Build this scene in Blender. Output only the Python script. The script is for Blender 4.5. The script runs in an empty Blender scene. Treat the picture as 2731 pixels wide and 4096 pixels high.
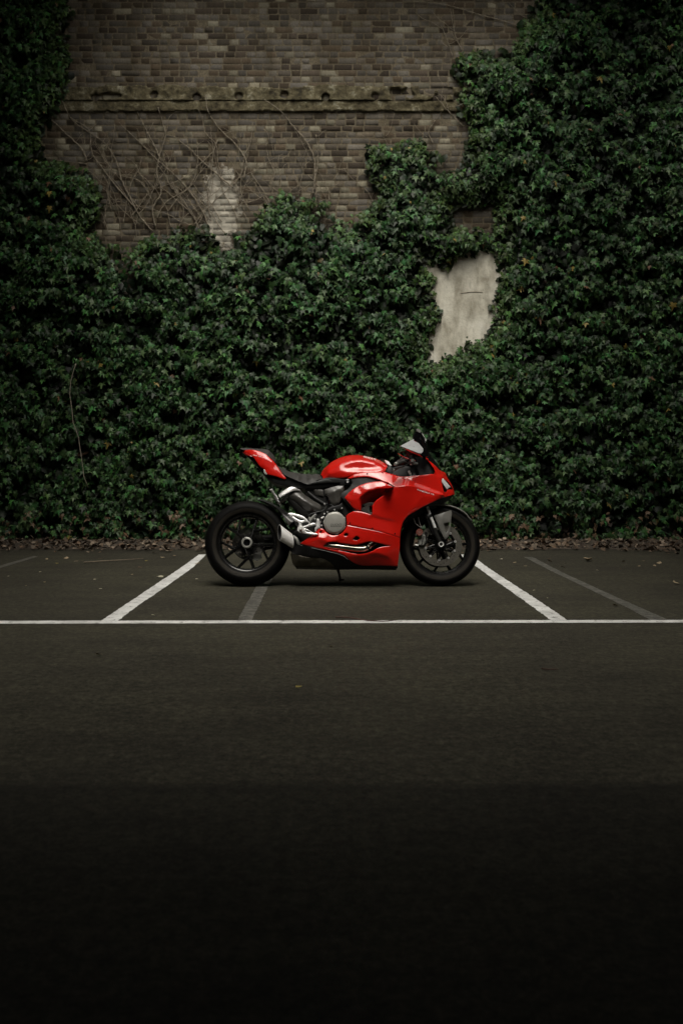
import bpy, bmesh, math, random
import numpy as np
from mathutils import Vector, Matrix
from mathutils.geometry import delaunay_2d_cdt
from mathutils.bvhtree import BVHTree

random.seed(7)
rng = np.random.default_rng(7)
S = bpy.context.scene
R = math.radians

# ------------------------------------------------------------------ camera, sky, sun, exposure
H, F, CX, CY = 0.945, 3983.0, 1365.5, 2048.0       # camera height, focal length in photo pixels
PITCH = math.atan(210 / F)
cd = bpy.data.cameras.new('camera'); cam = bpy.data.objects.new('camera', cd)
S.collection.objects.link(cam); S.camera = cam
cam.location = (0, 0, H); cam.rotation_euler = (R(90) - PITCH, 0, 0)
cd.sensor_fit = 'HORIZONTAL'; cd.sensor_width = 24; cd.lens = 24 * F / 2731
cd.clip_start = .05; cd.clip_end = 600
cd.dof.use_dof = True; cd.dof.focus_distance = 7.35; cd.dof.aperture_fstop = 3.6

W = bpy.data.worlds.new('World'); S.world = W; W.use_nodes = True
wt = W.node_tree; bg = wt.nodes['Background']
sky = wt.nodes.new('ShaderNodeTexSky'); sky.sky_type = 'NISHITA'; sky.sun_disc = False
sky.sun_elevation = R(66); sky.sun_rotation = R(180); sky.dust_density = 6; sky.air_density = 1.0
hs = wt.nodes.new('ShaderNodeHueSaturation'); hs.inputs['Saturation'].default_value = .12     # overcast
wm = wt.nodes.new('ShaderNodeMixRGB'); wm.blend_type = 'MULTIPLY'; wm.inputs[0].default_value = 1
wm.inputs[2].default_value = (1.0, .965, .87, 1)
wt.links.new(sky.outputs[0], hs.inputs['Color']); wt.links.new(hs.outputs[0], wm.inputs[1])
wt.links.new(wm.outputs[0], bg.inputs[0]); bg.inputs[1].default_value = 0.15
sl = bpy.data.lights.new('sun', 'SUN'); so = bpy.data.objects.new('sun', sl); S.collection.objects.link(so)
sl.energy = 0.6; sl.angle = R(60); sl.color = (1, .97, .92); so.rotation_euler = (R(24), 0, 0)
S.view_settings.view_transform = 'Standard'; S.view_settings.look = 'None'
S.view_settings.exposure = 0.75; S.view_settings.gamma = 1
S.cycles.use_denoising = True

# ------------------------------------------------------------------ helpers
COL = S.collection
def ray(px, py):
    a, b = (px - CX) / F, (py - CY) / F
    f = Vector((0, math.cos(PITCH), -math.sin(PITCH))); u = Vector((0, math.sin(PITCH), math.cos(PITCH)))
    return Vector((1, 0, 0)) * a + f - u * b
def on_ground(px, py, z=0.0):
    d = ray(px, py); t = (z - H) / d.z
    return Vector((0, 0, H)) + d * t
def on_y(px, py, Y):
    d = ray(px, py); return Vector((0, 0, H)) + d * (Y / d.y)

def tag(o, label=None, cat=None, group=None, kind=None):
    if label: o['label'] = label
    if cat: o['category'] = cat
    if group: o['group'] = group
    if kind: o['kind'] = kind
    return o
def link(name, me, mat=None, parent=None, smooth=True):
    o = bpy.data.objects.new(name, me); COL.objects.link(o)
    if mat: me.materials.append(mat)
    if parent: o.parent = parent
    if smooth and len(me.polygons): me.polygons.foreach_set('use_smooth', [True] * len(me.polygons))
    return o
def mesh(name, V, Fc):
    me = bpy.data.meshes.new(name); me.from_pydata([tuple(v) for v in V], [], [tuple(f) for f in Fc]); me.update(); return me
def fast_mesh(name, V, idx, nper):
    """V (n,3) array, idx flat int array, nper verts per face (constant)"""
    me = bpy.data.meshes.new(name); nf = len(idx) // nper
    me.vertices.add(len(V)); me.vertices.foreach_set('co', np.asarray(V, np.float32).ravel())
    me.loops.add(len(idx)); me.loops.foreach_set('vertex_index', np.asarray(idx, np.int32))
    me.polygons.add(nf); me.polygons.foreach_set('loop_start', np.arange(0, nf * nper, nper, dtype=np.int32))
    me.update(calc_edges=True); return me
def smooth_by_angle(o, deg=35):
    me = o.data; bm = bmesh.new(); bm.from_mesh(me)
    for e in bm.edges:
        if len(e.link_faces) == 2 and e.calc_face_angle(0) > R(deg): e.smooth = False
    bm.to_mesh(me); bm.free(); return o

_tab = {}
def vnoise(x, y, seed=0):
    if seed not in _tab: _tab[seed] = np.random.default_rng(seed + 100).random((256, 256))
    T = _tab[seed]; x = np.asarray(x, float); y = np.asarray(y, float)
    xi = np.floor(x).astype(int); yi = np.floor(y).astype(int); fx = x - xi; fy = y - yi
    fx = fx * fx * (3 - 2 * fx); fy = fy * fy * (3 - 2 * fy)
    g = lambda a, b: T[a & 255, b & 255]
    return (g(xi, yi) * (1 - fx) + g(xi + 1, yi) * fx) * (1 - fy) + (g(xi, yi + 1) * (1 - fx) + g(xi + 1, yi + 1) * fx) * fy
def fbm(x, y, seed=0, oct=4):
    s = 0; a = .5; n = 0
    for k in range(oct):
        s = s + a * vnoise(x * 2 ** k, y * 2 ** k, seed + k); n += a; a *= .5
    return s / n
def sdist(P, poly):
    """signed distance, positive outside the polygon"""
    P = np.asarray(P, float); poly = np.asarray(poly, float)
    d = np.full(len(P), 1e9); ins = np.zeros(len(P), bool)
    for a, b in zip(poly, np.roll(poly, -1, 0)):
        ab = b - a; t = np.clip(((P - a) @ ab) / max(ab @ ab, 1e-12), 0, 1)
        d = np.minimum(d, np.linalg.norm(P - a - t[:, None] * ab, axis=1))
        c = (a[1] > P[:, 1]) != (b[1] > P[:, 1])
        xx = (b[0] - a[0]) * (P[:, 1] - a[1]) / (b[1] - a[1] if b[1] != a[1] else 1e-9) + a[0]
        ins ^= c & (P[:, 0] < xx)
    return np.where(ins, -d, d)

# ------------------------------------------------------------------ materials
class NT:
    def __init__(s, name):
        s.m = bpy.data.materials.new(name); s.m.use_nodes = True; s.t = s.m.node_tree
        s.b = s.t.nodes['Principled BSDF']; s.out = s.t.nodes['Material Output']
    def n(s, typ, **kw):
        k = s.t.nodes.new(typ)
        for a, v in kw.items():
            if a in k.inputs: k.inputs[a].default_value = v
            else: setattr(k, a, v)
        return k
    def l(s, a, b): s.t.links.new(a, b)
    def coord(s, scale=(1, 1, 1)):
        tc = s.n('ShaderNodeTexCoord'); mp = s.n('ShaderNodeMapping'); mp.inputs['Scale'].default_value = scale
        s.l(tc.outputs['Object'], mp.inputs[0]); return mp.outputs[0]
    def noise(s, scale, detail=4, co=None, rough=.55):
        k = s.n('ShaderNodeTexNoise'); k.inputs['Scale'].default_value = scale; k.inputs['Detail'].default_value = detail
        k.inputs['Roughness'].default_value = rough
        s.l(co if co else s.coord(), k.inputs['Vector']); return k.outputs['Fac']
    def ramp(s, fac, stops):
        k = s.n('ShaderNodeValToRGB'); e = k.color_ramp.elements
        while len(e) < len(stops): e.new(.5)
        for i, (p, c) in enumerate(stops): e[i].position = p; e[i].color = (*c, 1) if len(c) == 3 else c
        s.l(fac, k.inputs[0]); return k.outputs[0]
    def mix(s, fac, a, b, mode='MIX'):
        k = s.n('ShaderNodeMixRGB'); k.blend_type = mode
        for i, v in ((0, fac), (1, a), (2, b)):
            if isinstance(v, (int, float)): k.inputs[i].default_value = v
            elif isinstance(v, tuple): k.inputs[i].default_value = (*v, 1)
            else: s.l(v, k.inputs[i])
        return k.outputs[0]
    def math(s, op, a, b=0.0, c=None):
        k = s.n('ShaderNodeMath'); k.operation = op
        for i, v in enumerate((a, b, c)):
            if v is None: continue
            if isinstance(v, (int, float)): k.inputs[i].default_value = v
            else: s.l(v, k.inputs[i])
        return k.outputs[0]
    def bump(s, h, strength=.3, dist=.01):
        k = s.n('ShaderNodeBump'); k.inputs['Strength'].default_value = strength; k.inputs['Distance'].default_value = dist
        s.l(h, k.inputs['Height']); s.l(k.outputs[0], s.b.inputs['Normal'])
def simple(name, col, rough=.5, metal=0., coat=0., spec=.5, var=.12, nscale=30, rvar=.1):
    k = NT(name); b = k.b
    nz = k.noise(nscale, 4)
    c = k.ramp(nz, [(.25, tuple(v * (1 - var) for v in col)), (.75, tuple(min(1, v * (1 + var)) for v in col))])
    k.l(c, b.inputs['Base Color'])
    r = k.math('MULTIPLY_ADD', nz, rvar * 2, rough - rvar); k.l(r, b.inputs['Roughness'])
    b.inputs['Metallic'].default_value = metal; b.inputs['Specular IOR Level'].default_value = spec
    if coat: b.inputs['Coat Weight'].default_value = coat; b.inputs['Coat Roughness'].default_value = .03
    return k.m
M = {}
def red_paint():
    k = NT('red_paint'); b = k.b
    sp = k.noise(14, 5); specks = k.ramp(k.noise(60, 3), [(.60, (0, 0, 0)), (.72, (1, 1, 1))])
    low = k.ramp(k.noise(5, 3), [(.56, (0, 0, 0)), (.66, (1, 1, 1))])
    base = k.mix(k.math('MULTIPLY', k.ramp(sp, [(.4, (0, 0, 0)), (.6, (1, 1, 1))]), .25), (.57, .009, .004), (.51, .007, .004))
    base = k.mix(k.math('MULTIPLY', k.math('MULTIPLY', specks, low), .16), base, (.45, .22, .1))  # faint orange-brown specks in scattered patches
    k.l(base, b.inputs['Base Color']); b.inputs['Roughness'].default_value = .45; b.inputs['Specular IOR Level'].default_value = .12
    b.inputs['Coat Weight'].default_value = 1; b.inputs['Coat Roughness'].default_value = .03; b.inputs['Coat IOR'].default_value = 1.55
    return k.m
M['red'] = red_paint()
M['black'] = simple('black_plastic', (.007, .007, .0075), .5, var=.2, spec=.3)
M['gloss_black'] = simple('gloss_black', (.006, .006, .007), .18, coat=.6)
M['wheel'] = simple('wheel_black', (.005, .005, .005), .26, coat=.25)
M['seat'] = simple('seat_vinyl', (.026, .024, .022), .62, nscale=200)
M['dark_panel'] = simple('dark_panel', (.020, .021, .021), .48)
M['grey'] = simple('grey_plastic', (.115, .112, .102), .42, var=.06)
M['shield'] = simple('heat_shield', (.050, .047, .042), .36, var=.1, spec=.8)
M['engine'] = simple('engine_alloy', (.018, .0175, .0165), .45, metal=.3)
M['cover'] = simple('cover_alloy', (.31, .305, .28), .42, metal=.25, var=.05)
M['silver'] = simple('silver_alloy', (.74, .73, .73), .36, metal=.5, var=.05)
M['steel'] = simple('brushed_steel', (.88, .87, .85), .40, metal=.35, var=.08, nscale=60)
M['chrome'] = simple('chrome_tube', (.80, .80, .79), .3, metal=.25, var=.03)
M['pipe'] = simple('header_pipe', (.42, .38, .32), .2, metal=1, var=.15, nscale=12)
M['box'] = simple('silencer_box', (.05, .045, .032), .35, metal=.6, var=.2)
M['disc'] = simple('disc_steel', (.13, .122, .105), .4, metal=.5, var=.1)
M['white'] = simple('white_vinyl', (.75, .75, .73), .4, var=.03)
M['lens'] = simple('lamp_lens', (.80, .80, .80), .22, var=.03)
M['mirror'] = simple('mirror_face', (.30, .305, .31), .3, metal=.6, var=.03)
M['tail_lens'] = simple('tail_lens', (.32, .012, .01), .2, coat=.6)
M['reflector'] = simple('reflector_lens', (.20, .06, .045), .35, coat=.3)
M['deboss'] = simple('cover_lettering', (.085, .083, .075), .5)
M['caliper'] = simple('caliper_alloy', (.30, .30, .28), .38, metal=.4)
def glass():
    k = NT('smoked_screen'); b = k.b
    tr = k.n('ShaderNodeBsdfTransparent'); tr.inputs[0].default_value = (.36, .38, .38, 1)
    b.inputs['Base Color'].default_value = (.02, .02, .02, 1); b.inputs['Roughness'].default_value = .04
    fr = k.n('ShaderNodeFresnel'); fr.inputs[0].default_value = 1.5
    mx = k.n('ShaderNodeMixShader'); k.l(k.math('MULTIPLY_ADD', fr.outputs[0], 1.0, .08), mx.inputs[0])
    k.l(tr.outputs[0], mx.inputs[1]); k.l(b.outputs[0], mx.inputs[2]); k.l(mx.outputs[0], k.out.inputs[0]); return k.m
M['glass'] = glass()
def tyre_mat():
    k = NT('tyre_rubber'); b = k.b
    at = k.n('ShaderNodeAttribute'); at.attribute_name = 'side'
    nz = k.noise(22, 4)
    dust = k.math('MULTIPLY', at.outputs['Fac'], k.math('MULTIPLY_ADD', nz, .8, .5))
    k.l(k.mix(dust, (.0035, .0033, .0032), (.024, .021, .017)), b.inputs['Base Color'])
    b.inputs['Roughness'].default_value = .6; b.inputs['Specular IOR Level'].default_value = .10; k.bump(k.noise(150, 2), .1, .002); return k.m
M['tyre'] = tyre_mat()

# ------------------------------------------------------------------ the motorcycle
LEAN = R(10)
MB = Matrix.Translation((0, 7.40, .0012)) @ Matrix.Rotation(-LEAN, 4, 'X')
MI = MB.inverted(); CL = MI @ Vector((0, 0, H)); MI3 = MI.to_3x3()
def P(px, py, v):
    """photo pixel -> point of the leaned motorcycle lying v metres to its right of the centre plane"""
    d = MI3 @ ray(px, py); t = (-v - CL.y) / d.y; return CL + d * t
A = lambda L: [(780 + p[0] / 1.30667, 1700 + p[1] / 1.30667, *p[2:]) for p in L]
B = lambda L: [(780 + p[0] / 3.01538, 1750 + p[1] / 3.01538, *p[2:]) for p in L]
C = lambda L: [(1080 + p[0] / 3.92, 1780 + p[1] / 3.92, *p[2:]) for p in L]
D = lambda L: [(1260 + p[0] / 3.92, 1780 + p[1] / 3.92, *p[2:]) for p in L]
E = lambda L: [(1520 + p[0] / 3.5114, 1700 + p[1] / 3.5114, *p[2:]) for p in L]
Fq = lambda L: [(1560 + p[0] / 5.22667, 1700 + p[1] / 5.22667, *p[2:]) for p in L]
G = lambda L: [(1060 + p[0] / 5.22667, 1900 + p[1] / 5.22667, *p[2:]) for p in L]
J = lambda L: [(1600 + p[0] / 4.6118, 1990 + p[1] / 4.6118, *p[2:]) for p in L]
K = lambda L: [(940 + p[0] / 5.22667, 1780 + p[1] / 5.22667, *p[2:]) for p in L]

bike = bpy.data.objects.new('motorcycle', None); COL.objects.link(bike); bike.matrix_world = MB
tag(bike, 'glossy red sport motorcycle with black wheels, leaning on its side stand before the ivy', 'motorcycle')

def dens(L, closed=True, step=5.0, corner=40):
    """rounded, densified polyline of (x, y, v): Catmull-Rom, sharp turns kept"""
    Pn = np.array(L, float); n = len(Pn); out = []
    def tang(i):
        if not closed and i in (0, n - 1): return None
        a = Pn[i] - Pn[i - 1]; b = Pn[(i + 1) % n] - Pn[i]
        ca = a[:2] @ b[:2] / (np.linalg.norm(a[:2]) * np.linalg.norm(b[:2]) + 1e-9)
        if ca < math.cos(R(corner)): return None
        la, lb = np.linalg.norm(a[:2]), np.linalg.norm(b[:2])
        return (a / la * lb + b / lb * la) / (la + lb)
    for i in range(n if closed else n - 1):
        p, q = Pn[i], Pn[(i + 1) % n]; ln = np.linalg.norm((q - p)[:2])
        ta, tb = tang(i), tang((i + 1) % n)
        ch = (q - p) / max(ln, 1e-6)
        ta = ch if ta is None else ta; tb = ch if tb is None else tb
        m = max(1, int(round(ln / step)))
        for k in range(m):
            t = k / m; t2, t3 = t * t, t ** 3
            out.append((2 * t3 - 3 * t2 + 1) * p + (t3 - 2 * t2 + t) * ln * ta + (-2 * t3 + 3 * t2) * q + (t3 - t2) * ln * tb)
    if not closed: out.append(Pn[-1])
    return np.array(out)
def inside(pt, poly): return sdist(np.array([pt]), poly)[0] < 0
BVH = {}
def panel(name, outline, mat, ctrl=(), creases=(), holes=(), step=5.0, smooth=6, rim=.012, mode='right', parent=None, key=None, curl=.003, sharp=False, corner=40, pin=()):
    """bodywork shell from a traced outline. mode: right = this side only, copy = a second child mirrored to the left side,
    weld = both halves joined in the centre plane, solid = closed body mirrored about the centre plane"""
    O = dens(outline, True, step, corner); Hs = [dens([(*h[:2], h[2] if len(h) > 2 else 0) for h in hl], True, step * .7) for hl in holes]
    Cr = [dens(c, False, step) for c in creases]
    # coarse piecewise-linear depth
    base = [tuple(p) for p in O]; ed = [(i, (i + 1) % len(base)) for i in range(len(base))]
    for c in creases:
        c = dens(c, False, step); s0 = len(base); base += [tuple(p) for p in c]; ed += [(s0 + i, s0 + i + 1) for i in range(len(c) - 1)]
    base += [tuple(p) for p in ctrl]
    r = delaunay_2d_cdt([Vector(p[:2]) for p in base], ed, [], 0, 1e-4)
    bv = np.array([list(v) for v in r[0]]); bz = np.array([np.mean([base[j][2] for j in o]) if o else np.nan for o in r[3]])
    if np.isnan(bz).any():
        known = np.where(~np.isnan(bz))[0]
        for i in np.where(np.isnan(bz))[0]:
            d = np.linalg.norm(bv[known] - bv[i], axis=1); k2 = np.argsort(d)[:2]; w = 1 / (d[k2] + 1e-6); bz[i] = (bz[known[k2]] * w).sum() / w.sum()
    tris = [t for t in r[2] if len(t) == 3]
    # fine triangulation
    lo, hi = O[:, :2].min(0), O[:, :2].max(0)
    gx, gy = np.meshgrid(np.arange(lo[0], hi[0], step), np.arange(lo[1], hi[1], step * .87)); gx = gx + (np.arange(gx.shape[0]) % 2)[:, None] * step * .5
    Gp = np.stack([gx.ravel(), gy.ravel()], 1)
    keep = sdist(Gp, O[:, :2]) < -step * 1.75
    rings = []
    for off in (.45 * step, 1.1 * step):
        for Lp_, sg in [(O, 1)] + [(h, -1) for h in Hs]:
            q = Lp_[:, :2]; tn = np.roll(q, -1, 0) - np.roll(q, 1, 0); tn /= np.linalg.norm(tn, axis=1)[:, None] + 1e-9
            ar = (q[:, 0] * np.roll(q[:, 1], -1) - np.roll(q[:, 0], -1) * q[:, 1]).sum(); nn = np.stack([-tn[:, 1], tn[:, 0]], 1) * (1 if ar > 0 else -1) * sg
            w_ = q + nn * off; dd_ = -sdist(w_, O[:, :2])
            for h in Hs: dd_ = np.minimum(dd_, sdist(w_, h[:, :2]))
            w_ = w_[dd_ > off * .93]; rings.append(w_)
    rings = np.concatenate(rings)
    for c in Cr:
        for a in c: rings = rings[np.linalg.norm(rings - a[:2], axis=1) > step * .35]
    for h in Hs: keep &= sdist(Gp, h[:, :2]) > step * 1.75
    for c in Cr:
        for a in c: keep &= np.linalg.norm(Gp - a[:2], axis=1) > step * .5
    Gp = Gp[keep]
    pts = [Vector(p[:2]) for p in O]; ed = [(i, (i + 1) % len(O)) for i in range(len(O))]
    for h in Hs:
        s0 = len(pts); pts += [Vector(p[:2]) for p in h]; ed += [(s0 + i, s0 + (i + 1) % len(h)) for i in range(len(h))]
    for c in Cr:
        s0 = len(pts); pts += [Vector(p[:2]) for p in c]; ed += [(s0 + i, s0 + i + 1) for i in range(len(c) - 1)]
    pts += [Vector(p) for p in Gp] + [Vector(p) for p in rings]
    r = delaunay_2d_cdt(pts, ed, [], 0, 1e-4)
    Vp = np.array([list(v) for v in r[0]]); T = np.array([t for t in r[2] if len(t) == 3])
    cen = Vp[T].mean(1); ok = sdist(cen, O[:, :2]) < 0
    for h in Hs: ok &= sdist(cen, h[:, :2]) > 0
    T = T[ok]; used = np.unique(T); remap = -np.ones(len(Vp), int); remap[used] = np.arange(len(used)); T = remap[T]; Vp = Vp[used]
    z = np.full(len(Vp), np.nan)
    for t in tris:
        a, b, c = bv[list(t)]; den = (b[1] - c[1]) * (a[0] - c[0]) + (c[0] - b[0]) * (a[1] - c[1])
        if abs(den) < 1e-9: continue
        w0 = ((b[1] - c[1]) * (Vp[:, 0] - c[0]) + (c[0] - b[0]) * (Vp[:, 1] - c[1])) / den
        w1 = ((c[1] - a[1]) * (Vp[:, 0] - c[0]) + (a[0] - c[0]) * (Vp[:, 1] - c[1])) / den; w2 = 1 - w0 - w1
        m = (w0 > -1e-6) & (w1 > -1e-6) & (w2 > -1e-6) & np.isnan(z)
        zz = bz[list(t)]; z[m] = w0[m] * zz[0] + w1[m] * zz[1] + w2[m] * zz[2]
    for i in np.where(np.isnan(z))[0]:
        z[i] = bz[np.argmin(np.linalg.norm(bv - Vp[i], axis=1))]
    E2 = np.concatenate([T[:, [0, 1]], T[:, [1, 2]], T[:, [2, 0]]]); E2s = np.sort(E2, 1)
    ue, cnt = np.unique(E2s, axis=0, return_counts=True); bset = {tuple(e) for e in ue[cnt == 1]}
    bnd = np.zeros(len(Vp), bool); bnd[list({i for e in bset for i in e})] = True
    ew = 1 / (np.linalg.norm(Vp[ue[:, 0]] - Vp[ue[:, 1]], axis=1) + .3)
    deg = np.zeros(len(Vp)); np.add.at(deg, ue[:, 0], ew); np.add.at(deg, ue[:, 1], ew)
    fix = bnd.copy()
    for i_ in pin:
        for a in Cr[i_]: fix |= np.linalg.norm(Vp - a[:2], axis=1) < .35
    for _ in range(smooth * 2):
        s = np.zeros(len(Vp)); np.add.at(s, ue[:, 0], ew * z[ue[:, 1]]); np.add.at(s, ue[:, 1], ew * z[ue[:, 0]])
        z = np.where(fix, z, .5 * z + .5 * s / np.maximum(deg, 1e-9))
    segs = [(O[i], O[(i + 1) % len(O)]) for i in range(len(O))] if mode != 'weld' else [(O[i], O[(i + 1) % len(O)]) for i in range(len(O)) if max(O[i][2], O[(i + 1) % len(O)][2]) > .004]
    for h in Hs: segs += [(h[i], h[(i + 1) % len(h)]) for i in range(len(h))]
    dm = np.full(len(Vp), 1e9)
    for a, b in segs:
        a, b = a[:2], b[:2]; ab = b - a; t_ = np.clip(((Vp - a) @ ab) / max(ab @ ab, 1e-12), 0, 1); dm = np.minimum(dm, np.linalg.norm(Vp - a - t_[:, None] * ab, axis=1))
    cz = z - np.minimum(curl, z * .5) * (1 - np.clip(dm / (1.2 * step), 0, 1)) ** 2
    loc = [P(x, y, v) for (x, y), v in zip(Vp, cz)]
    if mode in ('weld',):
        for i in range(len(loc)):
            if bnd[i] and z[i] < 1e-4: loc[i].y = 0
    faces = []
    for t in T:
        n = (loc[t[1]] - loc[t[0]]).cross(loc[t[2]] - loc[t[0]]); faces.append(tuple(t) if n.y < 0 else (t[0], t[2], t[1]))
    BVH[key or name] = BVHTree.FromPolygons(loc, faces)
    V = [Vector(p) for p in loc]; Fc = list(faces); nsm = len(Fc)
    fe = {}
    for f in faces:
        for a, b in zip(f, f[1:] + f[:1]): fe[(a, b)] = 1
    bedges = [(a, b) for (a, b) in fe if (b, a) not in fe]
    for a, b in bedges:
        if mode == 'weld' and z[a] < 1e-3 and z[b] < 1e-3: continue
        i = len(V); da = db = Vector((0, rim, 0))
        if mode == 'solid':
            V += [V[a].copy(), V[b].copy(), Vector((V[b].x, 0, V[b].z)), Vector((V[a].x, 0, V[a].z))]
        else: V += [V[a].copy(), V[b].copy(), V[b] + db, V[a] + da]
        Fc.append((i + 1, i, i + 3, i + 2))
    def build(Vs, Fs, nm):
        me = mesh(nm, Vs, Fs); o = link(nm, me, mat, parent or bike)
        if sharp: smooth_by_angle(o, 25)
        return o
    if mode in ('weld', 'solid'):
        n = len(V); V2 = V + [Vector((p.x, -p.y, p.z)) for p in V]; F2 = Fc + [tuple(n + i for i in reversed(f)) for f in Fc]
        o = build(V2, F2, name); bm = bmesh.new(); bm.from_mesh(o.data)
        cent = [v for v in bm.verts if abs(v.co.y) < 1e-4]; bmesh.ops.remove_doubles(bm, verts=cent, dist=2e-4); bm.to_mesh(o.data); bm.free()
        return o
    o = build(V, Fc, name)
    if mode == 'copy':
        build([Vector((p.x, -p.y, p.z)) for p in V], [tuple(reversed(f)) for f in Fc], name)
    return o
def stick(px, py, key, off=.0015):
    d = (MI3 @ ray(px, py)).normalized(); h = BVH[key].ray_cast(CL, d)
    return None if h[0] is None else h[0] - d * off
def tube_data(path, rad, n=10, caps=True):
    V, Fc = [], []; path = [Vector(p) for p in path]; m = len(path)
    rad = rad if isinstance(rad, (list, tuple)) else [rad] * m
    up = None
    for i, p in enumerate(path):
        t = (path[min(i + 1, m - 1)] - path[max(i - 1, 0)]).normalized()
        if up is None: up = t.orthogonal().normalized()
        up = (up - t * up.dot(t)).normalized(); w = t.cross(up)
        for k in range(n):
            a = 2 * math.pi * k / n; V.append(p + (up * math.cos(a) + w * math.sin(a)) * rad[i])
    for i in range(m - 1):
        for k in range(n):
            a, b = i * n + k, i * n + (k + 1) % n; Fc.append((a, b, b + n, a + n))
    if caps: Fc += [tuple(range(n - 1, -1, -1)), tuple(range((m - 1) * n, m * n))]
    return V, Fc
def join(*parts):
    V, Fc = [], []
    for v, f in parts:
        s = len(V); V += list(v); Fc += [tuple(s + i for i in q) for q in f]
    return V, Fc
def make(name, data, mat, parent=bike, deg=40):
    o = link(name, mesh(name, *data), mat, parent); return smooth_by_angle(o, deg)
def tube(name, pts, rad, mat, parent=bike, n=10, mirror=False):
    d = tube_data([P(*p) for p in pts], rad, n); o = make(name, d, mat, parent)
    if mirror: make(name, ([Vector((v.x, -v.y, v.z)) for v in d[0]], [tuple(reversed(f)) for f in d[1]]), mat, parent)
    return o
def make2(name, sets, parent=bike, deg=40):
    V, Fc = join(*[d for d, _m in sets]); o = link(name, mesh(name, V, Fc), None, parent); k = 0
    for i, (d, m_) in enumerate(sets):
        o.data.materials.append(m_)
        for j in range(len(d[1])): o.data.polygons[k + j].material_index = i
        k += len(d[1])
    return smooth_by_angle(o, deg)
def lathe(c, prof, n=48, closed=False):
    """profile of (radius, lateral v) about the axle line through local (x, z) = c"""
    V, Fc = [], []; m = len(prof)
    for k in range(n):
        a = 2 * math.pi * k / n
        for r, v in prof: V.append(Vector((c[0] + r * math.cos(a), -v, c[1] + r * math.sin(a))))
    for k in range(n):
        k2 = (k + 1) % n
        for j in range(m if closed else m - 1):
            j2 = (j + 1) % m; Fc.append((k * m + j, k2 * m + j, k2 * m + j2, k * m + j2))
    return V, Fc
def flip(d): return d[0], [tuple(reversed(f)) for f in d[1]]
def prism(poly, v0, v1, mid=None):
    """poly: local (x, z) list, between lateral v0 and v1"""
    n = len(poly); V = [Vector((x, -v0, z)) for x, z in poly] + [Vector((x, -v1, z)) for x, z in poly]
    ar = sum(a[0] * b[1] - b[0] * a[1] for a, b in zip(poly, poly[1:] + poly[:1]))
    Fc = [tuple(range(n)), tuple(range(2 * n - 1, n - 1, -1))] + [(i, i + n, (i + 1) % n + n, (i + 1) % n) for i in range(n)]
    if ar < 0: Fc = [tuple(reversed(f)) for f in Fc]
    return V, Fc
def text(name, body, org, right, size, key, mat, parent, off=.0018, bold=0., shear=0., squash=1.0):
    """lettering laid onto a panel: org and right are photo pixels of the baseline's ends"""
    cu = bpy.data.curves.new(name, 'FONT'); cu.body = body; cu.offset = bold; cu.shear = shear; cu.resolution_u = 2
    ob = bpy.data.objects.new(name, cu); COL.objects.link(ob); bpy.context.view_layer.update()
    me = bpy.data.meshes.new_from_object(ob.evaluated_get(bpy.context.evaluated_depsgraph_get()))
    bpy.data.objects.remove(ob)
    w = max(v.co.x for v in me.vertices); dx, dy = (right[0] - org[0]) / w, (right[1] - org[1]) / w
    ln = math.hypot(dx, dy); hx, hy = dy / ln * size, -dx / ln * size
    bad = False
    for v in me.vertices:
        q = stick(org[0] + v.co.x * dx + v.co.y * hx, org[1] + v.co.x * dy + v.co.y * hy, key, off)
        if q is None: bad = True; q = P(org[0], org[1], .15)
        v.co = q
    if bad: print('lettering missed surface', name, body)
    me.name = name; o = link(name, me, mat, parent, False); return o

# --- wheels
RW = (0, 0); rx = P(990.6, 2167, 0).x; RWc = (rx, .319); FWc = (P(1757.5, 2177, 0).x, .302)
def tyre(c, Ro, w, rim_r, parent):
    prof = []; sidew = []
    half = w / 2
    for i in range(-9, 10):
        a = i / 9 * R(92)
        prof.append((Ro - (Ro - rim_r - .043) * (1 - math.cos(a)) / 1.035, half * math.sin(a) if abs(a) < R(91) else half)); sidew.append(0)
    lo = [(rim_r + .040, half * .995), (rim_r + .036, half * .985), (rim_r + .014, half * .93), (rim_r + .008, half * .87), (rim_r - .004, half * .74)]
    sw = [0, .9, 1, .1, 0]
    prof = [(r, -v) for r, v in reversed(lo)] + prof + lo; sidew = list(reversed(sw)) + sidew + sw
    d = lathe(c, prof, 80); o = link('tyre', mesh('tyre', *flip(d)), M['tyre'], parent)
    at = o.data.attributes.new('side', 'FLOAT', 'POINT'); at.data.foreach_set('value', np.tile(np.array(sidew, np.float32), 80))
    bm = bmesh.new(); bm.from_mesh(o.data); bmesh.ops.recalc_face_normals(bm, faces=bm.faces); bm.to_mesh(o.data); bm.free(); return o
def bar(c, a0, r0, a1, r1, w0, w1, v0, v1, d0=.022, d1=.014):
    p = Vector((c[0] + r0 * math.cos(a0), 0, c[1] + r0 * math.sin(a0))); q = Vector((c[0] + r1 * math.cos(a1), 0, c[1] + r1 * math.sin(a1)))
    t = (q - p).normalized(); s = Vector((-t.z, 0, t.x)); V = []
    for pt, w, v, d in ((p, w0, v0, d0), (p.lerp(q, .5), (w0 + w1) / 2, (v0 + v1) / 2, (d0 + d1) / 2), (q, w1, v1, d1)):
        for sx, dv in ((-1, d * .35), (-.45, d), (.45, d), (1, d * .35), (1, -d), (-1, -d)):
            V.append(pt + s * (w * sx) + Vector((0, -(v + dv), 0)))
    Fc = []
    for i in range(2):
        for k in range(6): a, b = i * 6 + k, i * 6 + (k + 1) % 6; Fc.append((a, b, b + 6, a + 6))
    return V, Fc
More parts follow.
